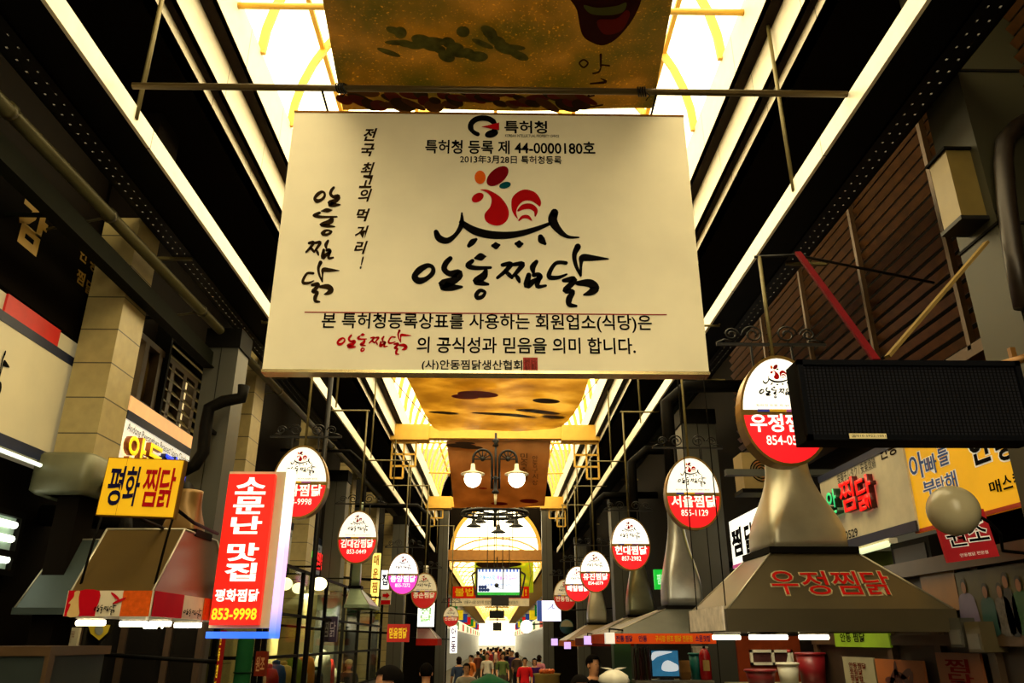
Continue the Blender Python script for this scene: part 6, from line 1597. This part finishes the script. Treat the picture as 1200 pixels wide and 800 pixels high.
for me_, m_ in ((BODY, skin_m), (SHIRT, None), (TROUSERS, None), (SHOE, None), (HAIR[0], hair_m), (HAIR[1], hair_m), (EYE_M, eyem), (EAR_M, skin_m), (MOUTH_M, lips)):
    me_.materials.clear(); me_.materials.append(m_ or hair_m)
def person(label, x, y, zrot, h, shirt, trousers='#1a1a20', long=False, hair='#0d0a08', extra=None, face=True, group=None):
    k = h / 1.79
    o = bpy.data.objects.new('person', BODY); COL.objects.link(o)
    tag(o, label, 'person', group)
    o.location = (x, y, 0); o.rotation_euler = (0, 0, zrot); o.scale = (k, k, k)
    def ch(name, me, m=None, loc=(0, 0, 0)):
        c = bpy.data.objects.new(name, me); COL.objects.link(c); c.parent = o; c.location = loc
        if m: c.material_slots[0].link = 'OBJECT'; c.material_slots[0].material = m
        return c
    ch('shirt', SHIRT, mat('cloth' + shirt, shirt, .75, vary=.15)); ch('trousers', TROUSERS, mat('cloth' + trousers, trousers, .75, vary=.15)); ch('shoes', SHOE, mat('shoe_black', '#141210', .5))
    ch('hair', HAIR[1 if long else 0], mat('hair' + hair, hair, .9, vary=.2))
    if face:
        for s in (-1, 1): ch('eye', EYE_M, None, (s * .030, -.081, 1.642)); ch('ear', EAR_M, None, (s * .083, .012, 1.625))
        ch('mouth', MOUTH_M, None, (0, -.079, 1.575))
    if extra: extra(ch)
    return o
q = at(455, 775, 6.0)
person('dark haired person in a blue shirt walking past in front of the glass kitchen', q.x, 6.0, R(-60), at(455, 774, 6.0).z + .0, '#1c3a66')
def cap(ch):
    mb = MB(); mb.sphere((0, .01, 1.70), 1, 18, 12, (.098, .112, .075)); me = bpy.data.meshes.new('cap'); me.from_pydata(mb.v, [], mb.f); me.materials.append(mat('cap_cream', '#c8b088', .7)); ch('white_cap', me)
    mb = MB(); mb.sphere((0, -.066, 1.575), 1, 12, 8, (.055, .035, .035)); me = bpy.data.meshes.new('face_mask'); me.from_pydata(mb.v, [], mb.f); me.materials.append(mat('mask_pink', '#d87a78', .7)); ch('face_mask', me)
q = at(412, 771, 18.6); person('cook in a cream cap and pink mask behind the kitchen glass', q.x - .05, 18.6, R(20), q.z, '#1a1c28', extra=cap)
q = at(500, 774, 11.0); person('person with tied black hair and a beige top walking away', q.x, 11.0, R(180), q.z, '#8a7a5a', long=False, face=True)
q = at(695, 764, 11.0); person('black haired man in a black shirt standing beside the green post', q.x, 11.0, R(35), q.z, '#0c0c0e')
q = at(680, 786, 7.0); person('dark haired person looking down at the bottom of the passage by the white bag', q.x, 7.0, R(10), at(680, 786, 7.0).z, '#2a1a14')
q = at(615, 769, 24.0); person('woman in a bright red top in the middle of the passage', q.x, 24.0, R(0), q.z, '#d82028', long=False)
q = at(624.5, 770, 24.2); person('woman in a purple dress beside the one in red', q.x + .06, 24.5, R(0), q.z, '#3c1c58', '#3c1c58', long=True)
cr = [(547, 775, 17, '#8a8478', 'person in a grey top beside the red flags, by the pillar foot'), (538, 768, 24, '#3a4660', 'person in a slate blue jacket under the white vertical sign'), (560, 762, 36, '#6e3a2a', 'person in a rust top in the distant crowd'),
      (568, 760, 40, '#2a3a2a', 'person in a dark green top in the distant crowd'), (575, 759, 42, '#a03030', 'person in a dull red top in the distant crowd'), (581, 758, 45, '#c8a890', 'person in a beige top in the distant crowd'),
      (587, 759, 41, '#b05040', 'person in a brick top in the distant crowd'), (594, 760, 38, '#1c1c28', 'person in a black top in the distant crowd'), (600, 761, 36, '#3c2c50', 'person in a plum top in the distant crowd'),
      (606, 763, 32, '#4a3a30', 'person in a brown top in the distant crowd'), (571, 764, 30, '#c8c0b0', 'person in a white top in the distant crowd'), (589, 764, 29, '#5a6a3a', 'person in an olive top in the distant crowd'),
      (578, 757.5, 52, '#40384a', 'person in a grey violet top deep in the crowd'), (584, 757, 56, '#7a2a20', 'person in a maroon top deep in the crowd'), (591, 757, 54, '#202a20', 'person in a blackish green top deep in the crowd'), (597, 758, 50, '#8a6a4a', 'person in a tan top deep in the crowd'), (564, 759, 48, '#282830', 'person in a charcoal top deep in the crowd'), (572, 757.5, 58, '#94504a', 'person in a salmon top deep in the crowd'),
      (552, 766, 28, '#b8642a', 'person in an orange top in the distant crowd'), (632, 766, 27, '#c87a88', 'woman in a pink top behind the purple dress')]
for i, (u, v, y, c, lab) in enumerate(cr):
    q = at(u, v, y); person(lab, q.x, y, R(180 if i % 3 else 0) + i * .3, max(1.45, q.z), c, ['#1a1a20', '#2c2a3a', '#4a4438'][i % 3], long=bool(i % 2), hair=['#0d0a08', '#1c120a'][i % 2], group='distant shoppers')
# white plastic bag on a dark stand, green parasol, fruit stall
st = thing('dark_stand', 'dark square stand under the white plastic bag', 'stand', at(720, 800, 6.4)); q = at(720, 797, 6.4)
zst = at(720, 803, 6.4).z
MB().box((q.x - .22, 6.25, zst - .04), (q.x + .2, 6.6, zst)).build('top', dark_metal, st)
for dx in (-.19, .17):
    for dy in (6.28, 6.57): MB().box((q.x + dx - .02, dy - .02, 0), (q.x + dx + .02, dy + .02, zst - .04)).build('leg', dark_metal, st)
t = thing('plastic_bag', 'knotted white plastic bag at the bottom edge beside the black haired man', 'bag', (q.x, 6.4, zst))
zb_ = at(720, 782, 6.4).z
mb = MB(); mb.smooth = True
rings = []
for f, r in ((0, .10), (.25, .12), (.55, .105), (.78, .06), (.86, .03)):
    rings.append([(q.x + (r + .008 * math.sin(j * 2.1 + f * 9)) * math.cos(2 * math.pi * j / 20), 6.42 + (r + .008 * math.cos(j * 1.7)) * math.sin(2 * math.pi * j / 20), zst + (zb_ - zst) * f) for j in range(20)])
mb.loft(rings); mb.build('sack', mat('bag_white', '#d8d4c4', .45), t)
for s in (-1, 1): MB().loft([[(q.x + s * .0 + dx, 6.42 + dy, zst + (zb_ - zst) * .84) for dx, dy in ((-.02, -.01), (.02, -.01), (.02, .01), (-.02, .01))], [(q.x + s * .07 + dx, 6.42 + dy, zb_ + .0) for dx, dy in ((-.03, -.008), (.03, -.008), (.03, .008), (-.03, .008))]]).build('handle', MATS['bag_white'], t)
pa = thing('parasol', 'dark green parasol at the bottom of the passage in front of the crowd', 'parasol', at(574, 800, 9.5)); q = at(574, 789, 9.5)
MB().lathe((q.x, 9.5, q.z - .20), [(.36, 0), (.34, .03), (.2, .12), (.02, .20), (.0, .2)], 8).build('canopy', mat('parasol_green', '#0c4a2c', .6), pa)
MB().tube([(q.x, 9.5, 0), (q.x, 9.5, q.z - .03)], .02, 8).build('pole', steel, pa); MB().lathe((q.x, 9.5, 0), [(.2, 0), (.2, .05), (.04, .08)], 14).build('base', dark_metal, pa)
fs_ = thing('fruit_stall', 'round tan stall drum piled with oranges beside the far pillars', 'stall', at(641, 800, 16)); q = at(641, 790, 16.0)
zt2 = at(641, 789, 16.0).z
MB().lathe((q.x, 16, 0), [(.22, 0), (.24, .1), (.24, zt2 - .05), (.27, zt2)], 20).build('drum', mat('stall_tan', '#8a7440', .6), fs_)
for i in range(7):
    a = i * math.pi / 3; r = .11 if i else 0
    t = thing('orange', 'orange on the tan stall drum', 'fruit', (q.x + r * math.cos(a), 16 + r * math.sin(a), zt2 + .04), 'oranges on the stall drum')
    MB().sphere(t.location, .045, 10, 8).build('peel', mat('orange_peel', '#c85a18', .5), t)

# fill lamps added to brighten the shops, and goods inside the glass kitchen
for (nm, y0, x0_, e, c_) in (('kitchen_fill_lamp', 15.5, -3.55, 130, 'flat added fill lamp inside the glass kitchen'), ('storefront_ceiling_lamp', 7.6, -3.4, 14, 'flat added fill lamp behind the printed valance hood'), ('storefront_ceiling_lamp', 8.0, 2.9, 12, 'flat added fill lamp over the coloured tubs')):
    t = thing(nm, c_, 'lamp', (x0_, y0, 2.8), 'added fill lamps')
    MB().box((x0_ - .5 if x0_ < -3.5 else x0_ - .2, y0 - .3, 2.80), (x0_ + .25, y0 + .3, 2.86)).build('housing', pvc, t)
    MB().bar((x0_, y0, 2.83), (-4.25 if x0_ < 0 else 4.05, y0, 2.83), .03).build('arm', dark_metal, t)
    l_ = bpy.data.lights.new(nm, 'AREA'); l_.energy = e; l_.size = .5; l_.color = (1, .88, .58)
    lo_ = bpy.data.objects.new('lamp_light', l_); COL.objects.link(lo_); lo_.parent = t; lo_.location = (-.1, 0, -.02)
struct(MB().box((-4.24, 10.7, 0), (-4.18, 21.0, 2.95)).build('wall_left_kitchen', mat('kitchen_wall', '#b0a070', .6, vary=.25, scale=3)))
ct = thing('kitchen_counter', 'steel kitchen counter running behind the glass partition', 'counter', (-3.6, 15, 0))
MB().box((-3.55, 11.2, 1.12), (-3.1, 17.0, 1.17)).build('worktop', galv, ct); MB().box((-3.5, 11.25, 0), (-3.15, 16.95, 1.12)).build('body', mat('counter_dark', '#3a3626', .5), ct)
rk = random.Random(11)
for i in range(11):
    y = 11.45 + i * .52; x = -3.32 + (rk.random() - .5) * .08
    col = ['#d8d0b8', '#a81c18', '#2a4a8a', '#c8a868', '#7a8a3a', '#d8d0b8', '#c87a28', '#1c1c1c', '#a8a498', '#b8322a', '#e0d8c0'][i]
    nm = ['white sack', 'red canister', 'blue crate', 'tan paper sack', 'green cabbage bag', 'second white sack, past the green bag,', 'orange squash bag', 'black cooking pot', 'grey steel pot', 'second red canister, past the steel pot,', 'third white sack, farthest,'][i]
    h = .28 + rk.random() * .3
    t = thing('kitchen_goods', nm + ' on the counter inside the glass kitchen', 'kitchen goods', (x, y, 1.17), 'goods on the kitchen counter')
    MB().lathe((x, y, 1.17), [(.13, 0), (.17, .05), (.16, h * .7), (.12, h * .95), (.06, h)], 16).build('body', mat('goods' + col, col, .6, vary=.2), t)
    MB().lathe((x, y, 1.17 + h - .01), [(.055, 0), (.06, .05), (.03, .07)], 12).build('top_knot', mat('goods' + col, col), t)
